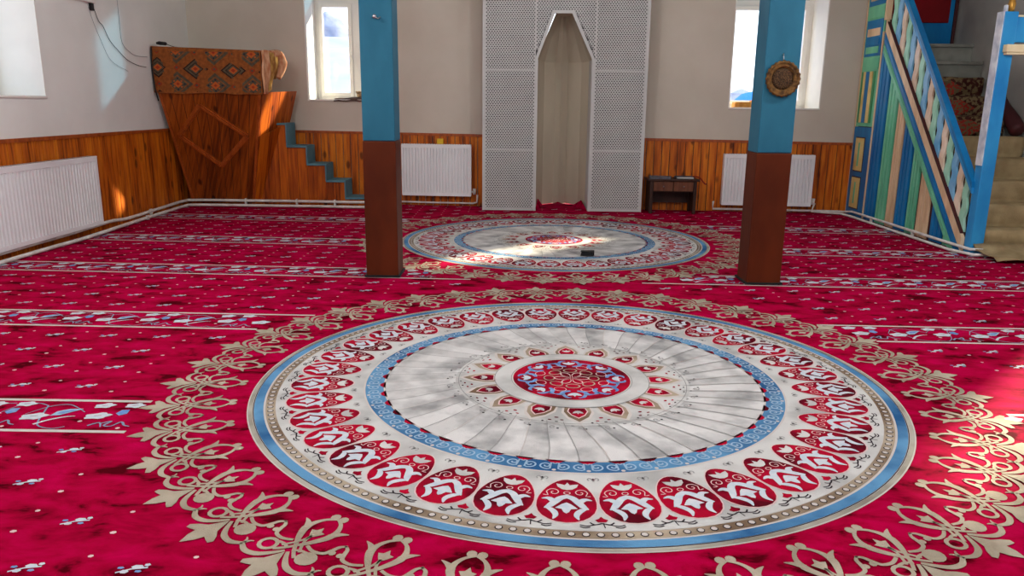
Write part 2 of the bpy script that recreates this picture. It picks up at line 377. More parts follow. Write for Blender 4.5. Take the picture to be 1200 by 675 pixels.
# unseen fill lamps added to brighten the hall, shaped as hanging globes
for i, (x, y) in enumerate([(-2.4, 1.0), (2.8, 1.0), (-2.4, 4.2), (2.9, 4.2), (.3, 2.6), (.3, 7.0)]):
    lab = ['added white globe fill lamp nearest the camera on the left', 'added white globe fill lamp nearest the camera on the right', 'added white globe fill lamp left before the columns',
           'added white globe fill lamp right before the columns', 'added white globe fill lamp over the large front medallion', 'added white globe fill lamp over the rear medallion'][i]
    r = thing('added_fill_lamp', lab, 'lamp', (x, y, ZC), 'added fill lamps')
    m = MB().mat('steel'); m.tube([(x, y, ZC-.002), (x, y, 2.86)], .008, 6); m.lathe([(.001, 0), (.05, 0), (.04, -.03), (.001, -.03)], (x, y, ZC-.002), 'z', 16); m.build('stem', r)
    m = MB().mat('pvc'); m.lathe([(.001, .12), (.07, .11), (.13, .06), (.15, .0), (.14, -.02)], (x, y, 2.76), 'z', 24); m.build('shade', r)
    L = bpy.data.lights.new('fill_light', 'POINT'); L.shadow_soft_size = .12; L.energy = FILL_POWER*(.42 if y > 6 else 1.08); L.color = (.97, .98, 1)
    lo = bpy.data.objects.new('fill_light', L); COL.objects.link(lo); lo.parent = r; lo.location = (0, 0, 2.60-ZC)

# outside -----------------------------------------------------------------
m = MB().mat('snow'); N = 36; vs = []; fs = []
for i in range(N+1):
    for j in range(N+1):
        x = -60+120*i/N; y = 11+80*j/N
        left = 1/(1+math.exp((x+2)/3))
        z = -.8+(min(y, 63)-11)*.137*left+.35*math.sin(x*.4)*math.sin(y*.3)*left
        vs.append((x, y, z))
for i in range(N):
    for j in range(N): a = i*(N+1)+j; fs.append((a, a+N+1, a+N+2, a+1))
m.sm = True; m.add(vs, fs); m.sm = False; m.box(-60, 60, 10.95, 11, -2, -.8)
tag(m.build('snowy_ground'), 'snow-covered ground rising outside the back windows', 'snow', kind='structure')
m = MB().mat('rock_hill'); vs = []; fs = []; NN = 40
for i in range(NN+1):
    for j in range(13):
        x = -24+16*i/NN; y = 62+14*j/12; t = i/NN
        h = 8.0+2.7*math.exp(-((x+16.1)/1.7)**2)+.15*math.sin(x*2.1)+.12*math.sin(x*5.3)
        vs.append((x, y, -1+(h-1)*math.sin(PI*min(1, .08+j/12*.9))+.12*math.sin(y*2+x)))
for i in range(NN):
    for j in range(12): a = i*13+j; fs.append((a, a+13, a+14, a+1))
m.sm = True; m.add(vs, fs); tag(m.build('rocky_hill'), 'grey rocky hill beyond the snow field seen through the left back window', 'hill')
def house(x, y, w_, d_, h_, label):
    r = thing('house', label, 'house', (x, y, -.8), 'pale buildings outside')
    m = MB().mat('pale_building'); m.box(x-w_/2, x+w_/2, y-d_/2, y+d_/2, -.8, h_-.8); wl = m.build('wall', r)
    m = MB().mat('pale_building'); m.prism([(x-w_/2-.3, h_-.8), (x+w_/2+.3, h_-.8), (x, h_-.3)], 'y', y-d_/2-.3, y+d_/2+.3); m.build('roof', r)
    for k in range(3):
        m = MB().mat('concrete'); xx = x-w_/2+w_*(k+.5)/3; m.box(xx-.2, xx+.2, y-d_/2-.03, y-d_/2+.02, h_*.35-.8, h_*.65-.8); m.build('window', r)
house(22.8, 84, 1.9, 3, 3.4, 'pale small house with a snowy roof, left one outside the right back window')
house(25.4, 86, 1.8, 3, 2.9, 'pale lower house with a snowy roof, right one outside the right back window')
m = MB().mat('tarp'); m.lathe([(1.0, 0), (.95, 1.6), (.75, 2.2), (.4, 2.5), (.01, 2.6)], (8.75, 30, -.8), 'z', 24)
tag(m.build('tarpaulin_heap'), 'bright blue tarpaulin heap outside the right back window', 'tarpaulin')

# ------------------------------------------------------------------ carpet
class Flat(MB):
    """shapes woven into the pile, each layer a hair above the one below"""
    def poly(s, pts, z, mp=None):
        P = [mp(*p) if mp else p for p in pts]
        T = tessellate_polygon([[Vector((p[0], p[1], 0)) for p in P]])
        fs = []
        for t in T:
            a, b, c = (P[i] for i in t)
            fs.append(t if (b[0]-a[0])*(c[1]-a[1])-(b[1]-a[1])*(c[0]-a[0]) > 0 else tuple(reversed(t)))
        return s.add([(p[0], p[1], z) for p in P], fs)
    def disc(s, c, r, z, mp=None, n=10, ry=None):
        ry = ry or r
        P = [(c[0]+r*math.cos(2*PI*k/n), c[1]+ry*math.sin(2*PI*k/n)) for k in range(n)]
        if mp: P = [mp(*p) for p in P]
        if (P[1][0]-P[0][0])*(P[2][1]-P[0][1])-(P[1][1]-P[0][1])*(P[2][0]-P[0][0]) < 0: P.reverse()
        return s.add([(p[0], p[1], z) for p in P], [tuple(range(n))])
    def ring(s, c, r0, r1, z, mp=None, n=14, ry=1.0):
        vs = []
        for k in range(n):
            a = 2*PI*k/n
            for r in (r0, r1):
                p = (c[0]+r*math.cos(a), c[1]+r*ry*math.sin(a)); p = mp(*p) if mp else p; vs.append((p[0], p[1], z))
        return s.add(vs, [(2*k, 2*k+1, (2*k+3) % (2*n), (2*k+2) % (2*n)) for k in range(n)])
    def stroke(s, pts, w, z, mp=None, k=4, curve=True):
        P = catmull(pts, k) if curve else list(pts); n = len(P)
        if not isinstance(w, (list, tuple)): w = [w]*2
        vs = []
        for i, p in enumerate(P):
            a = P[max(0, i-1)]; b = P[min(n-1, i+1)]; dx, dy = b[0]-a[0], b[1]-a[1]; L = math.hypot(dx, dy) or 1
            t = i/(n-1)*(len(w)-1); j = min(int(t), len(w)-2); ww = (w[j]+(w[j+1]-w[j])*(t-j))/2
            for sg in (1, -1):
                q = (p[0]-dy/L*ww*sg, p[1]+dx/L*ww*sg); q = mp(*q) if mp else q; vs.append((q[0], q[1], z))
        fs = [(2*i, 2*i+1, 2*i+3, 2*i+2) for i in range(n-1)]
        return s.add(vs, fs)
    def annulus(s, r0, r1, z, n=180, wob=0): 
        vs = []
        for k in range(n):
            a = 2*PI*k/n
            for r in (r0, r1): vs.append((r*math.cos(a), r*math.sin(a), z))
        return s.add(vs, [(2*k, 2*k+1, (2*k+3) % (2*n), (2*k+2) % (2*n)) for k in range(n)])
Z1, Z2, Z3, Z4, Z5 = .0012, .0020, .0028, .0036, .0044
def polar(th0, rref, flip=1):
    def f(a, b):
        th = th0+flip*a/rref; return (b*math.cos(th), b*math.sin(th))
    return f
def spiral(c, r, sgn, turns=1.5, n=14, start=0):
    P = []
    for i in range(n+1):
        t = i/n; a = start+sgn*2*PI*turns*t; q = r*(1-t*.85); P.append((c[0]+q*math.cos(a), c[1]+q*math.sin(a)))
    return P
LOTUS = [(0,-.030),(.009,-.012),(.020,-.016),(.040,-.020),(.034,0),(.018,.016),(0,.020),(-.018,.016),(-.034,0),(-.040,-.020),(-.020,-.016),(-.009,-.012)]

def medallion_mesh():
    m = Flat()
    m.mat('c_line'); m.disc((0,0), 1.385, Z1, n=160)
    m.mat('c_border'); m.annulus(1.364, 1.380, Z2)
    m.mat('c_blue'); m.annulus(1.322, 1.358, Z2)
    m.mat('c_dark'); m.annulus(1.3595, 1.3625, Z2, 120)
    m.mat('c_tan'); m.annulus(1.276, 1.314, Z2)
    for k in range(192):
        mp = polar(2*PI*k/192, 1.295)
        m.mat('c_dark'); m.disc((0, 1.295), .0130, Z3, mp, 8, .0130); m.mat('c_line'); m.disc((0, 1.295), .0095, Z4, mp, 8, .0095)
    m.mat('c_white'); m.annulus(.915, 1.274, Z2)
    for k in range(36):
        mp = polar(2*PI*(k+.55)/36, 1.12)
        def egg(sa, sb):
            P = []
            for i in range(26):
                a = 2*PI*i/26; y = math.cos(a); x = math.sin(a)*(1+.13*y); P.append((sa*x, 1.100+sb*y))
            return P
        m.mat('c_pink'); m.poly(egg(.0965, .139), Z3, mp); m.mat('c_red'); m.poly(egg(.0925, .134), Z4, mp)
        m.mat('c_white'); m.poly([(a, 1.018+b) for a, b in LOTUS], Z5, mp)
        m.mat('c_pink'); m.ring((0, 1.058), .009, .0125, Z5, mp, 10, .8)
        for sg in (1, -1):
            q = lambda L: [(sg*a, b) for a, b in L]
            m.mat('c_pink'); m.stroke([(sg*.078, 1.075)]+[(sg*a, b) for a, b in spiral((.045, 1.055), .027, -1, 1.35, 9, .9)], .0035, Z5, mp, 2)
            m.mat('c_flower')
            m.stroke(q([(-.006, 1.078), (.018, 1.090), (.036, 1.115), (.050, 1.140), (.066, 1.158)]), [.020, .024, .026, .022, .004], Z5+sg*.0001, mp)
            m.stroke(q([(.040, 1.122), (.050, 1.103), (.062, 1.097), (.080, 1.102)]), [.014, .022, .016, .003], Z5+.0002, mp)
            m.stroke(q([(.062, 1.152), (.046, 1.163), (.034, 1.180), (.030, 1.198), (.036, 1.220)]), [.008, .019, .020, .016, .003], Z5+.0003, mp)
        m.poly([(0, 1.118), (.014, 1.128), (.034, 1.154), (.014, 1.158), (.008, 1.176), (0, 1.184), (-.008, 1.176), (-.014, 1.158), (-.034, 1.154), (-.014, 1.128)], Z5, mp)
        mb_0 = polar(2*PI*(k+1.05)/36, 1.22); mb_ = (lambda f: (lambda a, b: f(a, b+.026)))(mb_0)
        m.mat('c_red'); m.poly([(-.020, 1.188), (-.008, 1.180), (0, 1.168), (.008, 1.180), (.020, 1.188), (.012, 1.200), (-.012, 1.200)], Z3, mb_)
        m.mat('c_dark')
        for sg in (1, -1):
            m.stroke([(sg*.0, 1.206), (sg*.022, 1.214), (sg*.036, 1.202)], .0055, Z3, mb_)
            m.stroke([(sg*.022, 1.214), (sg*.045, 1.222), (sg*.066, 1.216)], .0048, Z3, mb_)
            m.stroke([(sg*.036, 1.228), (sg*.052, 1.232), (sg*.066, 1.225)], .0048, Z3, mb_)
        m.stroke([(.003, 1.204), (.006, 1.232)], .0035, Z3, mb_, 1, False)
        mb_ = mb_0; m.disc((0, .958), .006, Z3, mb_, 6)
        m.mat('c_greyline')
        for sg in (1, -1): m.stroke([(0, .972), (sg*.012, .950), (sg*.024, .958), (sg*.018, .968)], .005, Z3, mb_, 3)
    m.mat('c_line'); m.annulus(.911, .919, Z3); m.mat('c_blue'); m.annulus(.832, .911, Z3)
    for k in range(48):
        mp = polar(2*PI*k/48, .87); m.mat('c_red')
        m.poly([(-.040, .826), (-.02, .842), (0, .856), (.02, .842), (.040, .826)], Z4, mp); m.mat('c_line'); m.disc((0, .900), .0075, Z4, mp, 8)
        m.mat('c_spiral')
        for sg in (1, -1): m.stroke([(0, .856), (sg*.014, .850)]+[(sg*a, b) for a, b in spiral((.029, .873), .0255, -1, 1.4, 10, 2.2)], .0062, Z5, mp, 2)
    m.mat('c_line'); m.annulus(.826, .834, Z4)
    # pleats
    for k in range(48):
        m.mat('c_pleat' if k % 2 else 'c_pleat2'); R = []
        for i in range(5):
            r = .49+(.828-.49)*i/4; sw = .10*math.sin(i/4*PI/2)
            R.append((r, 2*PI*k/48+sw, 2*PI*(k+1)/48+sw))
        vs = []
        for r, a, b in R: vs += [(r*math.cos(a), r*math.sin(a), Z2+.0009), (r*math.cos(b), r*math.sin(b), Z2)]
        m.add(vs, [(2*i, 2*i+2, 2*i+3, 2*i+1) for i in range(4)])
        m.mat('c_greyline' if k % 3 else 'c_line')
        m.stroke([(r*math.cos(a), r*math.sin(a)) for r, a, b in R], .003, Z4+.0008, None, 2)
    m.mat('c_white'); m.disc((0, 0), .52, Z4, n=96)
    m.mat('c_greyline')
    for k in range(32):
        mp = polar(2*PI*k/32, .55)
        m.stroke(spiral((0, .545), .016, 1 if k % 2 else -1, 1.1, 8, 1), .0035, Z5, mp, 2)
        m.mat('c_dark'); m.disc((.02, .555), .0055, Z5, mp, 6); m.mat('c_greyline')
        m.disc((-.03, .525), .009, Z5, mp, 6, .005)
    m.mat('c_greyline'); m.annulus(.505, .508, Z5)
    for k in range(16):
        mp = polar(2*PI*k/16-PI/2, .42)
        m.mat('c_line'); m.poly([(-.072, .335), (-.07, .40), (-.04, .46), (0, .505), (.04, .46), (.07, .40), (.072, .335)], Z4+.0004, mp)
        m.mat('c_tan'); m.poly([(-.062, .335), (-.060, .39), (-.038, .44), (0, .487), (.038, .44), (.060, .39), (.062, .335)], Z5, mp)
        m.mat('c_pink'); m.poly([(-.041, .348), (-.047, .385), (-.028, .425), (0, .455), (.028, .425), (.047, .385), (.041, .348)], Z5+.0004, mp)
        m.mat('c_red'); m.poly([(-.036, .352), (-.041, .385), (-.025, .420), (0, .447), (.025, .420), (.041, .385), (.036, .352)], Z5+.0008, mp)
        m.mat('c_white'); m.poly([(a*.58, .392-b*.7) for a, b in reversed(LOTUS)], Z5+.0012, mp)
        mq = polar(2*PI*(k+.5)/16-PI/2, .46)
        m.mat('c_red')
        for (a, b, rr) in ((0, .452, .010), (-.022, .480, .008), (.024, .474, .008)): m.disc((a, b), rr, Z5, mq, 6, rr*.6)
        m.mat('c_dark'); m.disc((.006, .493), .007, Z5, mq, 6, .004); m.disc((-.045, .497), .005, Z5, mq, 6)
    m.mat('c_white'); m.annulus(.268, .345, Z5+.0016); m.mat('c_line'); m.annulus(.262, .270, Z5+.002); m.mat('c_red'); m.disc((0, 0), .265, Z5+.0016, n=64)
    zc = Z5+.0022
    m.mat('c_greyline'); m.annulus(.343, .347, Z5+.0022); m.annulus(.2685, .2715, Z5+.0026)
    for k in range(8):
        mp = polar(2*PI*k/8-PI/2, .2); mh = polar(2*PI*(k+.5)/8-PI/2, .15)
        m.mat('c_bluebud')
        for sg in (1, -1):
            m.stroke([(sg*.018, .160), (sg*.050, .175), (sg*.056, .205), (sg*.080, .212)], [.012, .022, .022, .004], zc, mp)
            m.stroke([(sg*.050, .200), (sg*.03, .235), (sg*.012, .238)], [.016, .014, .004], zc, mp)
        m.mat('c_flower'); m.poly([(a*.75, .2-b*.9) for a, b in reversed(LOTUS)], zc+.0004, mp)
        m.mat('c_pink'); m.disc((0, .150), .029, zc+.0002, mh, 12, .024); m.mat('c_red'); m.disc((0, .150), .0255, zc+.0005, mh, 12, .0205)
        mp = polar(2*PI*k/8-PI/2, .1); m.mat('c_scroll'); m.disc((0, .100), .033, zc+.0006, mp, 12, .027); m.mat('c_red'); m.disc((0, .100), .027, zc+.0009, mp, 12, .021)
    m.mat('c_pink')
    for k in range(6):
        mp = polar(2*PI*k/6, .05)
        m.stroke([(0, .004), (.020, .03), (.014, .062), (0, .078), (-.014, .062), (-.020, .03), (0, .004)], .0045, zc+.0012, mp, 3)
    me = m
    return me

def scroll_mesh():
    m = Flat().mat('c_scroll')
    for k in range(40):
        th = 2*PI*(k+.45)/40; mp = polar(th, 1.6); deg = math.degrees(th) % 360
        disc_side = (218 < deg < 322)
        for sg in (1, -1):
            q = lambda L: [(sg*a, b) for a, b in L]
            m.disc((sg*.017, 1.446), .0165, Z2, mp, 10)
            m.stroke(q([(0, 1.450), (.030, 1.470), (.048, 1.500), (.050, 1.535), (.030, 1.575), (.004, 1.612), (-.018, 1.640), (-.040, 1.662)]), [.012, .012, .018, .026, .020, .012, .011, .011], Z2+sg*.00015, mp)
            m.stroke(q([(.046, 1.535), (.066, 1.512), (.092, 1.498)]), [.024, .018, .002], Z2+.0003, mp)
            m.poly(q([(0, 1.508), (.010, 1.528), (.026, 1.532), (.016, 1.548), (.007, 1.560), (0, 1.562)]), Z2, mp)
            m.stroke(q([(0, 1.556), (.004, 1.585), (.018, 1.612), (.034, 1.636)]), [.008, .009, .009], Z2+.0005, mp)
            # ring or disc beside the knot
            if disc_side and sg > 0: m.disc((.070, 1.648), .031, Z2+.0002, mp, 14)
            else: m.ring((sg*.070, 1.652), .019, .031, Z2+.0002*sg+.0003, mp, 14)
            m.stroke(q([(.010, 1.640), (.030, 1.628), (.056, 1.628)]), .010, Z2+.0006, mp)
            # tendril to the neighbour
            m.stroke(q([(.028, 1.600), (.060, 1.612), (.092, 1.606), (.104, 1.584), (.112, 1.560), (.130, 1.546)]), [.010, .012, .012, .014, .012, .006], Z2+.0004, mp)
            m.disc((sg*.112, 1.592), .011, Z2, mp, 8)
            # outer arc meeting the neighbour
            m.stroke(q([(.006, 1.650), (.030, 1.682), (.058, 1.706), (.094, 1.712), (.127, 1.694)]), [.010, .015, .019, .018, .012], Z2+.0007, mp)
            m.stroke(q([(.127, 1.694), (.120, 1.676), (.110, 1.668)]), [.012, .003], Z2, mp)
            # palmette
            m.poly(q([(0, 1.655), (.012, 1.680), (.024, 1.706), (.046, 1.722), (.062, 1.742), (.056, 1.756), (.040, 1.752), (.024, 1.746), (.018, 1.772), (0, 1.806)]), Z2+.001, mp)
    return m

carpet = None
C1 = (.249, 3.289); C2 = (.33, 6.98)
def clear(x, y, r=1.84):
    return math.hypot(x-C1[0], y-C1[1]) > r and math.hypot(x-C2[0], y-C2[1]) > r
m = Flat().mat('crimson_pile')
nx, ny = 60, 80; vs = []; fs = []
x0c, x1c, y0c, y1c = XL+.01, XR-.01, YR+.05, 9.9
back_edge = lambda x: WY(x)-.03
for i in range(nx+1):
    for j in range(ny+1):
        x = x0c+(x1c-x0c)*i/nx; t = j/ny; y = y0c+(back_edge(x)-y0c)*t
        vs.append((x, y, 0))
for i in range(nx):
    for j in range(ny): a = i*(ny+1)+j; fs.append((a, a+ny+1, a+ny+2, a+1))
m.add(vs, fs)
m.add([(x0c, y0c, -.012), (x1c, y0c, -.012), (x1c, back_edge(x1c), -.012), (x0c, back_edge(x0c), -.012), (x0c, y0c, 0), (x1c, y0c, 0), (x1c, back_edge(x1c), 0), (x0c, back_edge(x0c), 0)],
      [(0,1,5,4), (1,2,6,5), (2,3,7,6), (3,0,4,7), (0,3,2,1)])
# carpet inside the niche
m.poly([(.20, 9.25), (.80, 9.25), (.78, 9.55), (.60, 9.72), (.40, 9.72), (.22, 9.55)], .0006)
ROWS = [(1.5, 1), (2.80, 1), (4.13, 1), (5.44, 1), (6.66, 1), (7.95, 1)]
SK = lambda Y: .0127*(Y-2.5)
for Y0, _ in ROWS:
    k = SK(Y0); yy = lambda x, b: Y0-k*x+b
    hw = .150
    # edge lines
    x = x0c+.02
    while x < x1c-.05:
        for b in (-hw, hw):
            if clear(x+.02, yy(x, b), 1.76 if b > 0 else 1.80):
                m.mat('c_line'); m.poly([(x, yy(x, b-.011)), (x+.04, yy(x+.04, b-.011)), (x+.04, yy(x+.04, b+.011)), (x, yy(x, b+.011))], Z1)
        x += .04
    # floral repeat
    P = .44; nrep = int((x1c-x0c)/P)
    for r in range(nrep):
        bx = x0c+.05+r*P
        def mp(a, b, bx=bx): return (bx+a, yy(bx+a, b))
        ok = lambda a, bx=bx: clear(bx+a, yy(bx+a, 0), 1.80) and bx+a < x1c-.05
        if ok(.02) and ok(.24):
            m.mat('c_stem'); m.stroke([(0, -.11), (.04, -.125), (.09, -.06), (.14, .08), (.20, .115), (.26, .09)], [.005, .004, .006], Z1+.0004, mp, 4)
            m.stroke([(0, .03), (.06, .10), (.12, .11)], [.003, .006], Z1+.0003, mp)
        if ok(.26) and ok(.43):
            m.mat('c_stem'); m.stroke([(.26, .09), (.29, 0), (.33, -.10), (.40, -.13), (.44, -.11)], [.006, .006, .005], Z1+.0004, mp, 4)
            m.stroke([(.22, .0), (.27, .08), (.33, .105), (.38, .08), (.44, .03)], [.003, .006, .005, .004], Z1+.0005, mp)
        def bloom(a, b, s, rot=.25):
            if not ok(a): return
            pts = []
            for i in range(18):
                t = 2*PI*i/18; rr = s*(1+.16*math.cos(5*t)); u, v = rr*math.cos(t)*1.5, rr*math.sin(t)*.95
                pts.append((a+u*math.cos(rot)-v*math.sin(rot), b+u*math.sin(rot)+v*math.cos(rot)))
            m.mat('c_flower'); m.poly(pts, Z2, mp); m.mat('c_red'); m.stroke([(a-s*.4, b-.003), (a+s*.4, b+.004)], .003, Z3, mp, 1, False)
        bloom(.045, .098, .026); bloom(.070, -.006, .032); bloom(.165, .104, .025, .1); bloom(.268, -.020, .033)
        if ok(.15):
            m.mat('c_bluebud'); m.poly([(.135, .055), (.165, .06), (.172, .02), (.15, .0), (.128, .02)], Z2, mp)
            m.mat('c_stem')
            m.stroke([(.12, -.075), (.15, -.055), (.14, -.095), (.17, -.10), (.19, -.06), (.215, -.09), (.24, -.10)], [.006, .009, .006, .009, .004], Z1+.0006, mp)
            m.stroke([(.08, -.10), (.11, -.07), (.135, -.11)], [.010, .008, .005], Z1+.0007, mp)
            m.mat('c_pink'); m.disc((.205, -.118), .009, Z2, mp, 6); m.disc((.03, -.06), .009, Z2, mp, 6)
        if ok(.38):
            m.mat('c_spiral'); m.poly([(.325, -.012), (.36, -.004), (.42, .062), (.365, .058), (.33, .032)], Z2, mp)
            m.mat('c_bluebud'); m.poly([(.343, .006), (.362, .010), (.400, .048), (.368, .046), (.345, .028)], Z3, mp)
            m.mat('c_flower'); m.stroke([(.31, -.095), (.345, -.05), (.39, -.02), (.425, -.01)], [.012, .011, .003], Z1+.0006, mp)
# scattered blossoms and dots of the field
YB = [Y0 for Y0, _ in ROWS]
segs = [(YB[i]+.19, YB[i+1]-.19) for i in range(len(YB)-1)]+[(.1, YB[0]-.2), (YB[-1]+.19, 9.3)]
for (ya, yb) in segs:
    n = 4; step = (yb-ya)/n
    for r in range(n if yb-ya > .8 else n):
        y = ya+step*(r+.5)
        for c in range(31):
            x = -3.85+.285*c
            sk = SK(y); Y = y-sk*x
            if not clear(x, Y, 1.9) or Y > WY(x)-.1: continue
            j = random.uniform(-.006, .006)
            m.mat('c_flower')
            m.disc((x-.014+j, Y-.012), .012, Z1, None, 6, .009); m.disc((x+.012+j, Y+.010), .017, Z1, None, 6, .010); m.disc((x+.034+j, Y+.020), .009, Z1, None, 5, .007)
            m.stroke([(x-.034+j, Y-.018), (x+j, Y), (x+.040+j, Y+.008)], .006, Z1+.0002, None, 1, False)
            m.mat('c_bluebud'); m.disc((x-.030+j, Y+.004), .010, Z1+.0003, None, 5, .006); m.disc((x+.022+j, Y-.010), .010, Z1+.0003, None, 5, .006)
            xd = x+.142; Yd = Y-step*.25-sk*.142
            if clear(xd, Yd, 1.9):
                m.mat('c_pink'); m.disc((xd, Yd), .010, Z1, None, 6, .008); m.disc((xd, Yd+step*.5), .008, Z1, None, 6, .007)
carpet = m.build('prayer_carpet', origin=(0, 0, 0))
tag(carpet, 'crimson fitted prayer carpet with floral row bands and two round medallions', 'carpet')
mm = medallion_mesh(); sm_ = scroll_mesh()
for i, (c, lab) in enumerate(((C1, 'large pale round medallion in the foreground'), (C2, 'pale round medallion before the prayer niche'))):
    if i == 0:
        mo = mm.build('medallion', origin=(0, 0, 0)); mo.parent = carpet
        sc = sm_.build('scroll_border', origin=(0, 0, 0)); first = (mo, sc)
    else:
        mo = first[0].copy(); COL.objects.link(mo); mo.parent = carpet; sc = first[1].copy(); COL.objects.link(sc)
    mo.location = (c[0], c[1], 0); sc.parent = mo; sc.location = (0, 0, 0); mo['label'] = lab; sc['label'] = 'beige openwork scroll border'

# ------------------------------------------------------------------ columns
def column(x0, x1, y0, y1, zb, label):
    o = thing('column', label, 'column', ((x0+x1)/2, (y0+y1)/2, .006), 'square painted columns')
    m = MB().mat('brown_paint'); m.box(x0, x1, y0, y1, .006, zb); m.build('column_base', o, .008)['label'] = 'brown painted lower shaft'
    m = MB().mat('blue_paint'); m.box(x0+.003, x1-.003, y0+.003, y1-.003, zb, ZC); m.build('column_shaft', o, .008)['label'] = 'blue painted upper shaft'
    m = MB().mat('m_gap'); m.box(x0-.012, x1+.012, y0-.012, y1+.012, .006, .018); m.build('carpet_cut', o)['label'] = 'dark gap round the foot'
    return o
column(-1.068, -.842, 5.33, 5.57, .95, 'square blue and brown column left of the prayer niche')
column(1.592, 1.828, 5.25, 5.49, .905, 'square blue and brown column on the right, carrying the brass plate')
m = MB().mat('steel'); m.tube([(-.955, 5.335, 1.75), (-.955, 5.30, 1.752)], [.008, .006], 8); m.tube([(-.955, 5.30, 1.752), (-.955, 5.295, 1.752)], [.013, .013], 10)
m.tube([(-.955, 5.30, 1.75), (-.935, 5.32, 1.74), (-.92, 5.325, 1.752)], .004, 6)
tag(m.build('coat_hook'), 'small steel hook on the blue left column', 'hook')

# brass plate
pc = (1.712, 5.235, 1.385)
r = thing('brass_plate', 'round embossed brass plate hanging on the right blue column', 'plate', pc)
m = MB().mat('brass_rim'); R = []
n = 48
m.sm = True
prof = [(.001, -.004), (.070, -.004), (.074, -.014), (.082, -.018), (.090, -.014), (.096, -.020), (.104, -.022), (.112, -.016), (.1125, -.010), (.104, .008), (.001, .012)]
vs = []; fs = []
for (rr, h) in prof:
    for k in range(n):
        a = 2*PI*k/n; q = rr*(1+(.03 if rr > .1 else 0)*math.cos(24*a)); vs.append((pc[0]+q*math.cos(a), pc[1]+h, pc[2]+q*math.sin(a)*1.02))
for i in range(len(prof)-1):
    for k in range(n): fs.append((i*n+k, i*n+(k+1) % n, (i+1)*n+(k+1) % n, (i+1)*n+k))
m.add(vs, fs); m.sm = False; m.build('rim', r)
m = MB().mat('brass_dark'); m.lathe([(.001, -.012), (.03, -.011), (.05, -.009), (.069, -.005), (.070, -.002)], pc, 'y', 36); m.build('embossed_centre', r)
m = MB().mat('steel'); m.tube([(pc[0], pc[1]+.01, pc[2]+.10), (pc[0]-.005, pc[1]-.004, pc[2]+.135), (pc[0], pc[1]+.02, pc[2]+.16)], .004, 6); m.build('hanging_loop', r)

# ------------------------------------------------------------------ radiators
def radiator(u0, u1, z0, z1, put, label, n, valve_side=1):
    """put maps (u along the wall, distance d from the wall, z)"""
    c = (u0+u1)/2
    r = thing('radiator', label, 'radiator', put(c, .05, z0), 'white panel radiators')
    m = MB().mat('radiator_white'); m.tf = put
    # ribbed front
    P = [(u0, .105)]; w_ = (u1-u0-.03)/n
    for i in range(n):
        a = u0+.015+i*w_; P += [(a, .105), (a+w_*.12, .088), (a+w_*.34, .088), (a+w_*.46, .105)]
    P += [(u1, .105), (u1, .085), (u0, .085)]
    A = [(p[0], p[1], z0+.035) for p in P]; B = [(p[0], p[1], z1-.035) for p in P]; m.loft(A, B)
    m.box(u0, u1, .085, .107, z0, z0+.035); m.box(u0, u1, .085, .107, z1-.035, z1)
    m.box(u0, u1, .03, .045, z0, z1); m.build('panel', r)
    m = MB().mat('radiator_white'); m.tf = put; m.box(u0-.002, u1+.002, .028, .108, z1, z1+.012)
    m.box(u0-.004, u0, .03, .105, z0+.01, z1); m.box(u1, u1+.004, .03, .105, z0+.01, z1); m.build('casing', r, .003)
    m = MB().mat('lattice_back'); m.tf = put
    k = int((u1-u0)/.03)
    for i in range(k): a = u0+.01+i*.03; m.box(a, a+.012, .04, .095, z1+.012, z1+.0125)
    m.build('top_grille', r)
    e = u1 if valve_side > 0 else u0; s_ = valve_side
    m = MB().mat('pipe_white'); m.tf = put
    m.tube([(e, .06, z0+.05), (e+s_*.05, .06, z0+.05)], .012, 8); m.tube([(e+s_*.04, .06, z0+.02), (e+s_*.04, .06, z0+.09)], [.018, .022], 10); m.build('valve', r)
    for q in (u0+.2, u1-.2):
        m = MB().mat('steel'); m.tf = put; m.box(q-.015, q+.015, .0, .03, z0+.1, z1-.1); m.build('bracket', r)
    return r
pl = lambda u, d, z: (XL+.02+d, u, z)
pb = lambda u, d, z: (u, WY(u)-.02-d, z)
radiator(5.35, 7.06, .09, .695, pl, 'long white panel radiator on the left wall', 38)
radiator(-1.40, -.57, .125, .725, pb, 'white panel radiator on the back wall between left column and lattice screen', 22)
radiator(2.385, 3.40, .085, .665, pb, 'white panel radiator on the back wall partly behind the right column', 27)

# ------------------------------------------------------------------ heating pipes
def pipe(pts, rad, label, clips=(), smooth=True, group='white heating pipes'):
    P = catmull(pts, 6) if smooth else pts
    r = thing('heating_pipe', label, 'pipe', pts[0], group)
    m = MB().mat('pipe_white'); m.tube(P, rad, 10); m.build('pipe_run', r)
    for c in clips:
        m = MB().mat('pipe_white'); m.box(c[0]-.008, c[0]+.008, c[1]-rad-.006, c[1]+rad+.006, 0.005, c[2]+rad+.01); m.build('pipe_clip', r, .002)
    return r
pipe([(-3.885, 2.0, .07), (-3.88, 5.7, .072), (-3.87, 6.6, .075), (-3.86, 7.2, .085), (-3.88, 7.6, .06), (-3.89, 8.3, .065), (-3.89, 8.92, .07), (-3.78, 9.02, .072), (-3.2, 9.03, .072), (-2.6, 9.03, .072), (-1.75, 9.0, .072), (-1.62, 9.1, .072), (-1.62, 9.38, .09)],
     .016, 'upper of the two white pipes along left wall and pulpit steps', [(-3.2, 9.03, .072), (-2.6, 9.03, .072), (-2.15, 9.015, .072), (-3.885, 8.1, .062)])
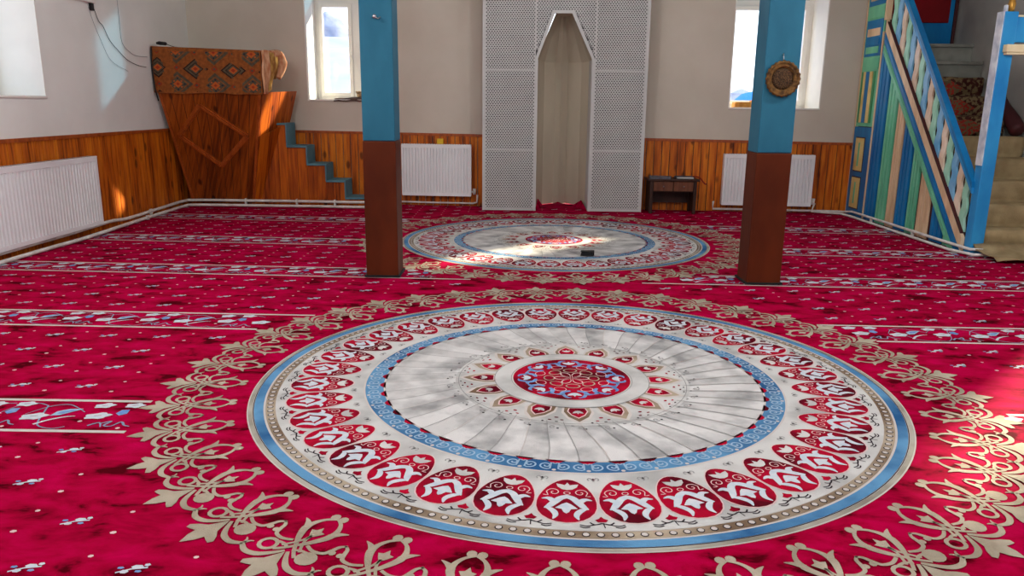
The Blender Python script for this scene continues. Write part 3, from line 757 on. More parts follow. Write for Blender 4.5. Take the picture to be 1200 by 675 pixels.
pipe([(-3.835, 2.0, .02), (-3.83, 5.7, .02), (-3.80, 6.6, .02), (-3.79, 7.2, .03), (-3.83, 7.6, .022), (-3.85, 8.3, .022), (-3.85, 8.86, .022), (-3.78, 8.97, .022), (-3.2, 8.98, .022), (-2.4, 8.97, .022), (-1.75, 8.95, .022), (-1.56, 9.05, .022), (-1.56, 9.38, .03)],
     .016, 'lower of the two white pipes along left wall and pulpit steps', [(-3.83, 7.9, .022)])
pb3 = lambda u, d, z: (u, WY(u)-d, z)
pipe([pb3(-1.55, .05, .04), pb3(-1.0, .05, .035), pb3(-.55, .05, .035), pb3(-.50, .06, .05), pb3(-.495, .07, .14)], .011, 'white pipe rising to the radiator beside the lattice screen', smooth=False)
pipe([pb3(2.30, .07, .12), pb3(2.30, .06, .03), pb3(2.8, .06, .03), pb3(3.2, .06, .03), pb3(3.72, .07, .03), (3.78, 9.0, .03), (3.80, 8.8, .06), (3.80, 7.6, .06), (3.80, 6.72, .06), (3.84, 6.50, .05), (3.93, 6.46, .05)],
     .013, 'upper of the two white pipes along the minbar and right radiator', [(3.80, 8.3, .05), (3.80, 7.4, .05)], smooth=False)
pipe([pb3(3.46, .08, .12), pb3(3.42, .12, .03), pb3(3.60, .14, .02), (3.72, 8.92, .02), (3.745, 8.7, .02), (3.745, 7.6, .02), (3.745, 6.66, .02), (3.82, 6.40, .02), (3.95, 6.39, .02)],
     .013, 'lower of the two white pipes along the minbar', smooth=False)

# ------------------------------------------------------------------ wooden preaching pulpit (left corner)
KY = 9.08
A0, A1 = (-3.83, KY, .0), (-3.12, KY, .0)               # foot of the front
T0, T1 = (-3.925, 8.60, 1.30), (-2.80, 8.60, 1.30)       # front at the cloth's hem
kp = thing('preaching_pulpit', 'dark pine pulpit flaring upward in the left corner', 'pulpit', (-3.5, 9.2, 0))
def lerp3(a, b, t): return tuple(a[i]+(b[i]-a[i])*t for i in range(3))
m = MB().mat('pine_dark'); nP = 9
for i in range(nP):
    a, b = i/nP+.003, (i+1)/nP-.003
    p0, p1, q0, q1 = lerp3(A0, A1, a), lerp3(A0, A1, b), lerp3(T0, T1, a), lerp3(T0, T1, b)
    sh = lambda p, d: (p[0], p[1]+d, p[2])
    m.hexa([p0, p1, sh(p1, .02), sh(p0, .02), q0, q1, sh(q1, .02), sh(q0, .02)])
m.mat('dark_wood')
for i in range(1, nP):
    p, q = lerp3(A0, A1, i/nP), lerp3(T0, T1, i/nP)
    m.hexa([(p[0]-.004, p[1]+.006, p[2]), (p[0]+.004, p[1]+.006, p[2]), (p[0]+.004, p[1]+.02, p[2]), (p[0]-.004, p[1]+.02, p[2]), (q[0]-.004, q[1]+.006, q[2]), (q[0]+.004, q[1]+.006, q[2]), (q[0]+.004, q[1]+.02, q[2]), (q[0]-.004, q[1]+.02, q[2])])
m.build('front_boards', kp)
# trims on the front: edges and diamond
def on_front(px, pz, d=.0):                # px 0..1 across at that height
    t = pz/1.30; a = lerp3(A0, T0, t); b = lerp3(A1, T1, t); p = lerp3(a, b, px); return (p[0], p[1]-d, p[2])
def strip(mb, a, b, w_, d0, d1):
    A, B = Vector(on_front(*a)), Vector(on_front(*b)); t = (B-A).normalized(); nrm = Vector((0, -1.3, -.48)).normalized(); s_ = t.cross(nrm).normalized()*w_/2
    o0, o1 = nrm*d0, nrm*d1
    mb.hexa([A-s_+o0, A+s_+o0, B+s_+o0, B-s_+o0, A-s_+o1, A+s_+o1, B+s_+o1, B-s_+o1])
def fr(X, Z):       # a point of the front face given world X and Z
    t = Z/1.30; a = A0[0]+(T0[0]-A0[0])*t; b = A1[0]+(T1[0]-A1[0])*t; return ((X-a)/(b-a), Z)
m = MB().mat('trim_wood')
D = [fr(-3.50, 1.16), fr(-3.04, .83), fr(-3.40, .49), fr(-3.80, .83)]
for i in range(4):
    strip(m, D[i], D[(i+1) % 4], .055, 0, .016)
    strip(m, D[i], D[(i+1) % 4], .024, .014, .034)
strip(m, (0.015, 0), (0.015, 1.30), .03, 0, .01); strip(m, (.985, 0), (.985, 1.30), .03, 0, .01)
m.build('diamond_trim', kp)
# parapet box behind the cloth
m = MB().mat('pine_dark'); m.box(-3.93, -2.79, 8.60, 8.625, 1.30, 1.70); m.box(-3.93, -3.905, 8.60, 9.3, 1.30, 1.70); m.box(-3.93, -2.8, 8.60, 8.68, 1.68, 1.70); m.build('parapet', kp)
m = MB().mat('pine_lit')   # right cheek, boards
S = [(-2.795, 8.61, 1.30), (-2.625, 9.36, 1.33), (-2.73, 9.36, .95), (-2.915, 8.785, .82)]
for i in range(4):
    a, b = i/4+.004, (i+1)/4-.004
    q0, q1 = lerp3(S[0], S[1], a), lerp3(S[0], S[1], b); p0, p1 = lerp3(S[3], S[2], a), lerp3(S[3], S[2], b)
    g = lambda p: (p[0]-.022, p[1]+.01, p[2])
    m.hexa([p0, p1, g(p1), g(p0), q0, q1, g(q1), g(q0)])
m.hexa([(-2.82, 8.62, 1.30), (-2.80, 8.61, 1.30), (-2.79, 8.80, 1.30), (-2.81, 8.80, 1.30), (-2.82, 8.62, 1.70), (-2.80, 8.61, 1.70), (-2.79, 8.80, 1.70), (-2.81, 8.80, 1.70)])
m.loft([(-3.115, 9.085, .0), (-2.912, 8.79, .82), (-2.75, 9.12, .93), (-3.06, 9.12, .0)], [(-3.135, 9.09, .0), (-2.932, 8.80, .82), (-2.77, 9.13, .93), (-3.08, 9.13, .0)])
m.build('side_boards', kp)
m = MB().mat('pine_dark'); m.hexa([(-3.80, 9.1, .0), (-3.12, 9.1, .0), (-3.12, 9.5, 0), (-3.80, 9.5, 0), (-3.9, 8.7, 1.2), (-2.95, 8.7, 1.2), (-2.95, 9.5, 1.2), (-3.9, 9.5, 1.2)]); m.build('body', kp)
# steps
ST = [(-2.70, .955), (-2.475, .70), (-2.26, .495), (-2.04, .305), (-1.80, .105)]
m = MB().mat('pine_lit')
xs = [-3.12]+[s_[0] for s_ in ST]
for i, (xe, zt) in enumerate(ST):
    xa = xs[i] if i else -3.12
    n = max(2, round((xe-xa)/.1))
    for k in range(n):
        a = xa+(xe-xa)*k/n; b = xa+(xe-xa)*(k+1)/n
        if i == 0 and k == 0:
            m.prism([(a, 0), (b-.002, 0), (b-.002, zt-.012), (a+.10, zt-.012)], 'y', 9.10, 9.12)
        else: m.box(a+.002, b-.002, 9.10, 9.12, 0, zt-.012)
    m.mat('pine_dark'); m.box(xa, xe-.005, 9.12, WY(-2.2)-.04, 0, zt-.014); m.mat('pine_lit')
m.build('stair_side_boards', kp)
m = MB().mat('stair_blue'); yb = 9.43
prev = None
for i, (xe, zt) in enumerate(ST):
    xa = -2.92 if i == 0 else xs[i]
    zn = ST[i+1][1] if i+1 < len(ST) else 0.0
    m.box(xa-.004, xe+.012, 9.075, yb, zt-.012, zt+.012)
    m.box(xe-.006, xe+.012, 9.075, yb, zn, zt)
m.build('stair_covering', kp, .006)['label'] = 'grey-blue covering of the steps'

# kilim on the parapet
kil = thing('kilim_cloth', 'brown and orange diamond-patterned kilim over the pulpit parapet', 'cloth', (-3.36, 8.60, 1.28))
mat('k_base', srgb(150,84,34), srgb(120,64,26), 30, .95, .4, bscale=200)
mat('k_grey', srgb(92,80,60), srgb(72,62,48), 30, .95)
mat('k_dark', srgb(44,22,16), None, 30, .95)
mat('k_orange', srgb(180,88,34), None, 30, .95)
mat('k_red', srgb(150,50,24), None, 30, .95)
mat('k_blue', srgb(34,38,52), None, 30, .95)
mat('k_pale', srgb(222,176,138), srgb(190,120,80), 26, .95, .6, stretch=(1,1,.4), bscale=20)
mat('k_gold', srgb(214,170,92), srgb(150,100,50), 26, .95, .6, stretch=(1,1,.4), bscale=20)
kx0, kx1, kz0, kz1, ky = -3.95, -2.775, 1.285, 1.765, 8.572
m = MB().mat('k_base')
NX = 40; vs = []; fs = []; sag = lambda x: .012*math.sin(x*9)+.006*math.sin(x*23)
for i in range(NX+1):
    x = kx0+(kx1-kx0)*i/NX; wv = .004*math.sin(x*17)
    top = kz1-(x-kx0)*.028; bot = kz0+sag(x)*.5
    for (yy_, zz) in ((ky+.02, bot), (ky+wv, bot), (ky+wv, top-.02), (ky+.012, top), (ky+.16, top), (ky+.17, top-.02), (ky+.17, top-.2)): vs.append((x, yy_, zz))
for i in range(NX):
    for j in range(6): a = i*7+j; fs.append((a, a+7, a+8, a+1))
m.add(vs, [tuple(reversed(f)) for f in fs]); 
fb = m.build('cloth_body', kil)
sd = fb.modifiers.new('s', 'SOLIDIFY'); sd.thickness = .004
m = MB()
def dia(cx, cz, hw, hh, name, d):
    P = [(cx-hw, cz), (cx, cz-hh), (cx+hw, cz), (cx, cz+hh)]
    def clip(P, f, lim, axis):
        out = []
        for i in range(len(P)):
            a, b = P[i], P[(i+1) % len(P)]; ia = f*(a[axis]-lim) >= 0; ib = f*(b[axis]-lim) >= 0
            if ia: out.append(a)
            if ia != ib: t = (lim-a[axis])/(b[axis]-a[axis]); out.append((a[0]+(b[0]-a[0])*t, a[1]+(b[1]-a[1])*t))
        return out
    for f, lim, ax in ((1, kx0+.015, 0), (-1, kx1-.012, 0), (1, kz0+.012, 1), (-1, kz1-.05, 1)):
        P = clip(P, f, lim, ax)
        if len(P) < 3: return
    m.mat(name); m.add([(p[0], ky-.005-d*.0008, p[1]) for p in P], [tuple(range(len(P)))])
PX, PZ = .405, .34
for i in range(-1, 5):
    for j in range(-1, 3):
        cx, cz = -3.885+PX*i, 1.55+PZ*(j-0)-.013*i
        for (q, nm) in ((.158, 'k_base'), (.138, 'k_dark'), (.118, 'k_grey'), (.086, 'k_dark'), (.074, 'k_grey'), (.050, 'k_orange'), (.026, 'k_red')): dia(cx, cz, q, q*.78, nm, .15-q if q else 0) if 0 else dia(cx, cz, q, q*.78, nm, int((.16-q)*60))
        cx2, cz2 = cx+PX/2, cz+PZ/2
        dia(cx2, cz2, .165, .130, 'k_grey', 0); dia(cx2, cz2, .12, .094, 'k_base', 1); dia(cx2, cz2, .105, .082, 'k_grey', 1.5); dia(cx2, cz2, .052, .042, 'k_orange', 2); dia(cx2, cz2, .02, .016, 'k_red', 3)
        for (a, b) in ((.075, 0), (-.075, 0), (0, .058), (0, -.058), (.04, .03), (-.04, -.03), (.04, -.03), (-.04, .03)): dia(cx2+a, cz2+b, .012, .011, 'k_blue' if (a == 0 or b == 0) else 'k_orange', 3)
        for (a, b) in ((PX/2, 0), (0, PZ/2)):
            dia(cx+a, cz+b, .034, .030, 'k_red', 2); dia(cx+a, cz+b, .018, .015, 'k_grey', 3)
m.build('woven_diamonds', kil)
# folded side of the cloth
m = MB(); vs = []; fs = []
NS = 22
for i in range(NS+1):
    t = i/NS; y = ky+t*.30; 
    for j in range(9):
        u = j/8; z = 1.735-u*(.45-.10*max(0, t-.5)*2*(u > .7)); bulge = .05*math.sin(PI*min(1, u*1.1+.1))*t+.012*math.sin(t*19)+.006*math.sin(u*9+t*7)
        vs.append((kx1+.006+bulge+t*.05*(1-u), y, z+(.0 if u else .012*math.sin(t*6))))
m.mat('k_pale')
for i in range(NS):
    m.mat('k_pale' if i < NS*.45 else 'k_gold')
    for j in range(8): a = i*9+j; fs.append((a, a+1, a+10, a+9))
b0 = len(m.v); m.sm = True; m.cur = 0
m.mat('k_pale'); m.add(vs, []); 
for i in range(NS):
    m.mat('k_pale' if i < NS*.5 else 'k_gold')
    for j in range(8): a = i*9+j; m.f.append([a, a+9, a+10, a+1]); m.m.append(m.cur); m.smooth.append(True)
o = m.build('side_fold', kil); o['label'] = 'pale sunlit fold at the right end'; sd = o.modifiers.new('s', 'SOLIDIFY'); sd.thickness = .006
m = MB().mat('k_pale'); m.sm = True
m.tube(catmull([(-2.77, 8.80, 1.70), (-2.69, 8.92, 1.72), (-2.66, 8.96, 1.64), (-2.69, 8.95, 1.54), (-2.73, 8.92, 1.47)], 5), [.01]+[.045]*9+[.055]*10+[.01]*1, 10); m.build('rolled_end', kil)
m = MB().mat('cord_black'); m.tube(catmull([(-3.935, 8.565, 1.76), (-3.945, 8.56, 1.6), (-3.94, 8.56, 1.42), (-3.93, 8.565, 1.30), (-3.92, 8.59, 1.2)], 5), .008, 6)
tag(m.build('hanging_strap'), 'thin black strap hanging at the left end of the kilim', 'strap')
r = thing('microphone', 'small black microphone with its cable on top of the kilim', 'microphone', (-3.86, 8.62, 1.765))
m = MB().mat('cord_black'); m.tube([(-3.90, 8.62, 1.80), (-3.87, 8.62, 1.802), (-3.80, 8.62, 1.796), (-3.79, 8.62, 1.79)], [.012, .02, .018, .008], 10); m.build('head', r)
m = MB().mat('cord_black'); m.tube(catmull([(-3.79, 8.62, 1.79), (-3.74, 8.62, 1.772), (-3.70, 8.63, 1.762), (-3.66, 8.66, 1.76)], 4), .004, 6); m.build('cable', r)

# ------------------------------------------------------------------ left wall: clock box and cables
def onwall(px, py, X=XL+.008):
    vp = (609, 123); d = Vector(((vp[0]-600)/F, (vp[1]-337.5)/F, 1)).normalized(); h = Vector((1, .0115, 0)); up = h.cross(d).normalized()
    if up.y > 0: up = -up
    Xa = d.cross(up)
    if Xa.x < 0: Xa = -Xa
    R_ = Matrix((Xa, d, up)); v = R_ @ Vector(((px-600)/F, (py-337.5)/F, 1)); v *= X/v.x
    return (X, v.y, v.z+CAM_H)
CB = {'thin black cable looping from the wall clock down to the pulpit': ('cord_black', .0028, [(290,45),(340,180),(380,230),(440,355),(520,450),(600,530),(690,575),(760,590)]),
      'pale grey cable hanging lowest from the wall clock': ('cord_grey', .0018, [(245,40),(290,180),(360,350),(450,530),(600,625)]),
      'grey cable hanging straight and then curving to the pulpit': ('cord_grey', .0024, [(495,-90),(520,150),(547,370),(620,460),(680,492),(770,500)])}
for lab, (mt, rad, P) in CB.items():
    m = MB().mat(mt); m.tube(catmull([onwall(70+a/7.5, b/7.5) for a, b in P], 5), rad, 6); tag(m.build('cable'), lab, 'cable', 'cables on the left wall')
r = thing('wall_clock', 'white digital wall clock high on the left wall', 'clock', (XL, 7.3, 2.065))
m = MB().mat('pvc'); m.box(XL, XL+.04, 6.95, 7.5, 2.065, 2.45); m.build('case', r, .006)
m = MB().mat('cord_black'); m.box(XL+.04, XL+.043, 6.99, 7.46, 2.10, 2.42); m.build('display', r)
m = MB().mat('cord_black'); m.box(XL+.0, XL+.03, 7.44, 7.48, 2.0, 2.07); m.build('plug', r, .004)

# ------------------------------------------------------------------ mihrab lattice screen with niche
MY = 8.96
OPN = [(.200, 0), (.195, 1.70), (.375, 2.185), (.565, 2.185), (.805, 1.69), (.805, 0)]       # opening outline
mh = thing('mihrab_screen', 'tall white perforated lattice screen framing the prayer niche', 'screen', (.5, MY, .006))
X0m, X1m = -.42, 1.425
def opening_x(z):
    if z <= 1.70: return (.170, .835)
    if z >= 2.215: return None
    t = (z-1.70)/(2.215-1.70); return (.170+t*.195, .835-t*.255)
pw, ph = .0290, .0200
def lattice(name, xa, xb, za, zb, lab):
    m = MB().mat('lattice_white'); n = 6
    rows = int((zb-za)/ph)
    hz = (zb-za)/rows
    cols = int((xb-xa)/pw); wx = (xb-xa)/cols
    for j in range(rows):
        z0, z1 = za+j*hz, za+(j+1)*hz; off = .5*wx*(j % 2)
        for i in range(cols):
            a = xa+i*wx+off; b = min(a+wx, xb)
            if b-a < wx*.6: continue
            op = opening_x((z0+z1)/2)
            if op and b > op[0] and a < op[1]: 
                continue
            cx, cz = (a+b)/2, (z0+z1)/2; rx, rz = wx*.31, hz*.40
            O = [(a, z0), (cx, z0), (b, z0), (b, z1), (cx, z1), (a, z1)]
            I = [(cx-rx, cz-rz*.4), (cx, cz-rz), (cx+rx, cz-rz*.4), (cx+rx, cz+rz*.4), (cx, cz+rz), (cx-rx, cz+rz*.4)]
            vs = [(p[0], MY, p[1]) for p in O]+[(p[0], MY, p[1]) for p in I]+[(p[0], MY+.008, p[1]) for p in I]
            fs = [(k, (k+1) % 6, 6+(k+1) % 6, 6+k) for k in range(6)]+[(6+k, 6+(k+1) % 6, 12+(k+1) % 6, 12+k) for k in range(6)]
            m.add(vs, fs)
            if off and i == 0: m.add([(xa, MY, z0), (a, MY, z0), (a, MY, z1), (xa, MY, z1)], [(0, 1, 2, 3)])
        if off: m.add([(xb-.5*wx, MY, z0), (xb, MY, z0), (xb, MY, z1), (xb-.5*wx, MY, z1)], [(0, 1, 2, 3)]) if not (opening_x((z0+z1)/2) and name == 'x') else None
    o = m.build(name, mh); o['label'] = lab
lattice('lattice_panel', X0m+.03, .168, .02, ZC-.02, 'perforated panel left of the niche')
lattice('lattice_panel', .837, X1m-.03, .02, ZC-.02, 'perforated panel right of the niche')
lattice('lattice_panel', .170, .836, 1.72, ZC-.02, 'perforated panel over the niche arch')
m = MB().mat('lattice_white'); f0, f1 = MY-.012, MY+.02
for (a, b) in ((X0m, X0m+.03), (X1m-.03, X1m)): m.box(a, b, f0, f1, .006, ZC)
for (a, b) in ((.160, .172), (.834, .846)): m.box(a, b, MY-.004, MY+.01, 1.7, ZC)
for z in (.70, 1.58, 2.42):
    m.box(X0m+.03, .165, MY-.005, MY+.008, z-.009, z+.009); m.box(.84, X1m-.03, MY-.005, MY+.008, z-.009, z+.009)
m.box(X0m+.03, .165, f0, f1, .006, .03); m.box(.84, X1m-.03, f0, f1, .006, .03)
m.build('frame', mh, .002)
# trim following the opening
m = MB().mat('lattice_white')
def outl(d): return [(.200-d, .006), (.195-d, 1.70), (.375-d*.8, 2.185+d), (.565+d*.8, 2.185+d), (.805+d, 1.69), (.805+d, .006)]
I_, O_ = outl(0), outl(.032)
for k in range(5):
    a, b, c, d = I_[k], I_[k+1], O_[k+1], O_[k]
    m.loft([(p[0], MY-.016, p[1]) for p in (a, b, c, d)], [(p[0], MY+.03, p[1]) for p in (a, b, c, d)])
m.build('opening_trim', mh)
# backing and return sides
m = MB().mat('lattice_back'); yb = MY+.02
m.box(X0m+.005, .165, yb, yb+.01, .006, ZC); m.box(.84, X1m-.005, yb, yb+.01, .006, ZC); m.prism([(.165, 1.62), (.375, 2.20), (.565, 2.20), (.84, 1.62), (.84, ZC), (.165, ZC)], 'y', yb, yb+.01)
m.build('backing', mh)
for a in (X0m, X1m-.012):
    m = MB().mat('lattice_white'); m.box(a, a+.012, MY+.02, WY(a)-.035, .006, ZC); m.build('side_return', mh)
# niche body: faceted recess
nb = thing('prayer_niche', 'plastered faceted prayer niche inside the lattice screen', 'niche', (.5, 9.5, .006))
ring = [(.185, MY+.035), (.215, 9.36), (.29, 9.56), (.43, 9.70), (.50, 9.66), (.58, 9.70), (.73, 9.54), (.80, 9.34), (.815, MY+.035)]
m = MB(); zt0 = 1.70; vs = []; fs = []
lv = [(.006, 1.0), (1.70, 1.0), (1.95, .66), (2.20, .32)]
for (z, sc_) in lv:
    for (x, y) in ring: vs.append((.49+(x-.49)*sc_, (MY+.035)+(y-MY-.035)*(.5+.5*sc_), z))
n = len(ring)
for j in range(len(lv)-1):
    for i in range(n-1):
        fs.append((j*n+i, j*n+i+1, (j+1)*n+i+1, (j+1)*n+i))
m.mat('niche_paint'); m.add(vs, fs)
m.add([vs[(len(lv)-1)*n+i] for i in range(n)], [tuple(range(n))])
m.build('niche_wall', nb)
m = MB().mat('lattice_white'); m.box(.188, .200, MY+.03, 9.34, .006, 1.70); m.box(.800, .812, MY+.03, 9.32, .006, 1.70); m.build('niche_cheek', nb)
# curled carpet corners in the niche
m = MB().mat('crimson_pile'); m.add([(.205, 9.0, .004), (.30, 9.45, .004), (.235, 9.35, .10)], [(0, 1, 2)]); m.add([(.80, 9.0, .004), (.66, 9.5, .004), (.755, 9.33, .09)], [(0, 2, 1)])
m.add([(.42, 9.62, .005), (.56, 9.62, .005), (.49, 9.60, .03)], [(0, 1, 2)])
o = m.build('curled_carpet_corner', carpet); sd = o.modifiers.new('s', 'SOLIDIFY'); sd.thickness = .006; o['label'] = 'carpet edge curled up inside the niche'

# ------------------------------------------------------------------ small table with book and beads
tx0, tx1, ty0, ty1 = 1.50, 2.03, 8.84, 9.14
r = thing('small_table', 'low dark wooden table against the wainscot right of the lattice screen', 'table', (1.76, 9.0, .005))
m = MB().mat('dark_wood'); m.box(tx0-.03, tx1+.03, ty0-.02, ty1, .375, .40); m.build('table_top', r, .005)
for k in (0, 1):
    m = MB().mat('drawer_wood'); a = tx0+.035+k*.23; m.box(a+.004, a+.226, ty0, ty0+.02, .262, .370); d = m.build('drawer', r, .003)
    m = MB().mat('steel'); m.lathe([(.001, -.015), (.009, -.012), (.006, 0)], (a+.115, ty0, .315), 'y', 10); m.build('knob', d)
m = MB().mat('dark_wood'); m.box(tx0+.03, tx1-.03, ty0+.02, ty0+.03, .25, .375); m.build('apron', r)
m = MB().mat('dark_wood'); m.box(tx0+.03, tx1-.03, ty1-.02, ty1-.01, .1, .375); m.build('back_panel', r)
for (a, b) in ((tx0, ty0), (tx1-.035, ty0), (tx0, ty1-.035), (tx1-.035, ty1-.035)):
    m = MB().mat('dark_wood'); m.box(a, a+.035, b, b+.035, .005, .375); m.build('leg', r, .003)
for a in (tx0, tx1-.02):
    m = MB().mat('dark_wood'); m.box(a, a+.02, ty0+.03, ty1-.03, .02, .375); m.build('side_panel', r)
m = MB().mat('grey_cloth'); m.prism([(tx0-.01, ty0+.0), (tx0+.22, ty0-.01), (tx0+.27, ty0+.2), (tx0+.02, ty0+.2)], 'z', .402, .417); tag(m.build('folded_cloth', bevel=.005), 'folded grey cloth on the left of the small dark table', 'cloth')
r = thing('book', 'thin dark grey book on the right of the small dark table', 'book', (1.92, 8.95, .402))
m = MB().mat('grey_cloth'); m.box(1.80, 2.0, 8.87, 9.03, .402, .406); m.box(1.80, 2.0, 8.87, 9.03, .418, .422); m.box(1.80, 1.804, 8.87, 9.03, .402, .422); m.build('cover', r)
m = MB().mat('pvc'); m.box(1.805, 1.995, 8.875, 9.025, .406, .418); m.build('pages', r)
r = thing('prayer_beads', 'reddish prayer beads draped over the right edge of the small table', 'beads', (2.06, 8.9, .40))
P = catmull([(1.99, 8.86, .43), (2.04, 8.85, .425), (2.075, 8.85, .40), (2.10, 8.85, .37), (2.12, 8.85, .35), (2.135, 8.86, .345)], 4)
m = MB().mat('red_cloth')
for p in P: m.lathe([(.0005, -.008), (.006, -.005), (.008, 0), (.006, .005), (.0005, .008)], p, 'z', 8)
m.build('bead_string', r)

m = MB().mat('yellow_plastic'); m.tf = pb; m.box(-.975, -.90, .04, .09, .7375, .80); tag(m.build('small_yellow_box', bevel=.005), 'small yellow box standing on the back-wall radiator', 'box')
m = MB().mat('cord_black'); m.prism([(.52, 6.22), (.61, 6.19), (.62, 6.24), (.53, 6.27)], 'z', .009, .04); tag(m.build('small_case', bevel=.008), 'small dark case lying on the rear medallion', 'case')

# things on the window sills
r = thing('wicker_basket', 'small pale wicker basket on the left window sill', 'basket', (-1.87, WY(-1.87)+.12, 1.24))
m = MB().mat('wicker'); bc = bw(-1.87, .16, 1.242)
m.lathe([(.001, 0), (.085, 0), (.10, .04), (.108, .085), (.100, .085), (.092, .045), (.08, .01), (.001, .01)], bc, 'z', 24); m.build('bowl', r)
m = MB().mat('wicker'); P = [(bc[0]+.107*math.cos(a), bc[1]+.107*math.sin(a), bc[2]+.088+.004*math.sin(a*14)) for a in [2*PI*k/48 for k in range(49)]]; m.tube(P, .008, 6, False); m.build('rim', r)
m = MB().mat('brown_pad'); vs = []; fs = []
for i in range(13):
    for j in range(5):
        x = -2.22+.62*i/12; d = -.03+.28*j/4; z = 1.245+.018*math.sin(i/12*PI)*math.sin(PI*j/4+.3)+.004*math.sin(i*1.7)
        if j == 0: z -= .03
        vs.append(bw(x, d, z))
for i in range(12):
    for j in range(4): a = i*5+j; fs.append((a, a+5, a+6, a+1))
m.sm = True; m.add(vs, fs); o = m.build('brown_cloth'); tag(o, 'brown cloth spread on the left window sill under the basket', 'cloth'); sd = o.modifiers.new('s', 'SOLIDIFY'); sd.thickness = .006; sd.offset = 1
m = MB().mat('sill_wood'); m.tf = bw; m.box(2.50, 2.68, .06, .20, 1.202, 1.262); tag(m.build('wooden_block', bevel=.005), 'sunlit yellow-brown wooden block on the right back window sill, left one', 'block', 'wooden blocks on the right sill')
m = MB().mat('sill_wood'); m.tf = bw; m.box(2.72, 2.98, .10, .26, 1.202, 1.285); tag(m.build('wooden_block', bevel=.005), 'larger brown wooden block on the right back window sill, beside the column', 'block', 'wooden blocks on the right sill')

# ------------------------------------------------------------------ minbar
MX = 3.86
mn = thing('minbar', 'painted blue, green and cream wooden minbar staircase along the right wall', 'minbar', (4.3, 7.8, .006))
ctop = lambda y: .18+1.033*(y-6.68)
rtop = lambda y: .66+1.074*(y-6.65)
def sidepoly(m, P, d0, d1): m.prism(P, 'x', MX-d1, MX-d0)
# backing of the side
m = MB().mat('m_maroon'); sidepoly(m, [(6.62, .006), (9.02, .006), (9.02, ZC-.05), (8.62, ZC-.05), (8.62, ctop(8.62)-.05), (6.62, ctop(6.62)-.05)], -.05, -.0); m.build('side_backing', mn)
# vertical boards
BD = [(8.60, 8.36, 'm_blue'), (8.33, 8.12, 'm_green'), (8.09, 7.93, 'm_cream'), (7.90, 7.69, 'm_blue'), (7.66, 7.50, 'm_green'), (7.46, 7.25, 'm_cream'), (7.19, 6.98, 'm_blue'), (6.95, 6.78, 'm_green')]
for (b, a, c) in BD:
    m = MB().mat(c); gtop = lambda y: max(.02, ctop(y)-.30)
    sidepoly(m, [(a, .01), (b, .01), (b, gtop(b)), (a, gtop(a))], 0, .012)
    for k in range(3):
        g0 = a+(b-a)*(k+.14)/3; g1 = a+(b-a)*(k+.86)/3
        if gtop(g0) > .08: sidepoly(m, [(g0, .02), (g1, .02), (g1, gtop(g1)-.01), (g0, gtop(g0)-.01)], .012, .018)
    m.build('side_board', mn)
# diagonal bands
for (d0, d1, c) in ((.0, .115, 'm_cream'), (.125, .225, 'm_blue'), (.235, .33, 'm_green')):
    m = MB().mat(c); ya, yb_ = 6.63, 8.55
    def zb(y, d): return ctop(y)-d
    P = [(ya, max(.01, zb(ya, d1))), (yb_, zb(yb_, d1)), (yb_, zb(yb_, d0)), (ya, max(.015, zb(ya, d0)))]
    if zb(ya, d1) < .01:
        y0 = 6.68+(d1-.18+.01)/1.033; P = [(y0, .01), (yb_, zb(yb_, d1)), (yb_, zb(yb_, d0))]
        yq = 6.68+(d0-.18+.01)/1.033
        P += [(max(ya, yq), max(.011, zb(max(ya, yq), d0)))]
        if zb(ya, d0) > .01: P += [(ya, .01)]
    sidepoly(m, P, 0, .03); sidepoly(m, [(8.52, zb(8.52, d1-.02)), (8.52, zb(8.52, d0+.02)), (6.9, zb(6.9, d0+.02)), (6.9, zb(6.9, d1-.02))], .03, .036) if c != 'm_cream' else None
    m.build('stringer_band', mn)
m = MB().mat('m_maroon'); sidepoly(m, [(6.66, ctop(6.66)), (8.52, ctop(8.52)), (8.52, ctop(8.52)+.010), (6.66, ctop(6.66)+.010)], 0, .03); m.build('band_edge', mn)
# cut-out balusters
mat('b_rail', srgb(150,190,228), srgb(110,166,218), 6, .4); mat('b_green_lit', srgb(180,234,210), srgb(150,216,184), 5, .4); mat('b_blue_lit', srgb(146,202,236), srgb(104,176,222), 5, .4); mat('b_cream_lit', srgb(250,234,212), srgb(222,196,164), 5, .45)  # lightened copies of the minbar paints, sheen and sunlight put into the colour
cols3 = ['b_green_lit', 'b_blue_lit', 'b_cream_lit']; yb_ = 8.50; i = 0
while yb_ > 6.74:
    ya = max(yb_-.115, 6.66); c = cols3[i % 3]; L_, R_ = [], []
    for k in range(15):
        t = k/14; g = .026*(math.exp(-((t-.27)/.13)**2)+math.exp(-((t-.73)/.13)**2))+.006
        for lst, y in ((L_, ya), (R_, yb_)):
            zlo, zhi = ctop(y)+.012, rtop(y)-.085
            lst.append((y+(g if lst is L_ else -g), zlo+(zhi-zlo)*t))
    m = MB().mat(c); sidepoly(m, L_+R_[::-1], -.02, .0)
    m.mat('m_gap'); sidepoly(m, [(y-.007, z) for y, z in L_]+[(y+.007, z) for y, z in R_[::-1]], -.024, -.0205); m.build('baluster', mn)  # near-black liner painted in for the stairwell's shade seen through the gaps
    yb_ = ya; i += 1
m = MB().mat('m_blue_light'); y1_ = 8.98
sidepoly(m, [(6.60, rtop(6.60)-.095), (y1_, rtop(y1_)-.18) if 0 else (8.66, rtop(8.66)-.095), (8.66, rtop(8.66)-.045), (6.60, rtop(6.60)-.045)], -.02, .02)
m.build('handrail', mn, .006)
m = MB().mat('m_blue'); m.prism([(6.60, rtop(6.60)-.045), (8.66, rtop(8.66)-.045), (8.66, rtop(8.66)+.0), (6.60, rtop(6.60)+.0)], 'x', MX-.026, MX+.03); m.build('rail_cap', mn, .006)
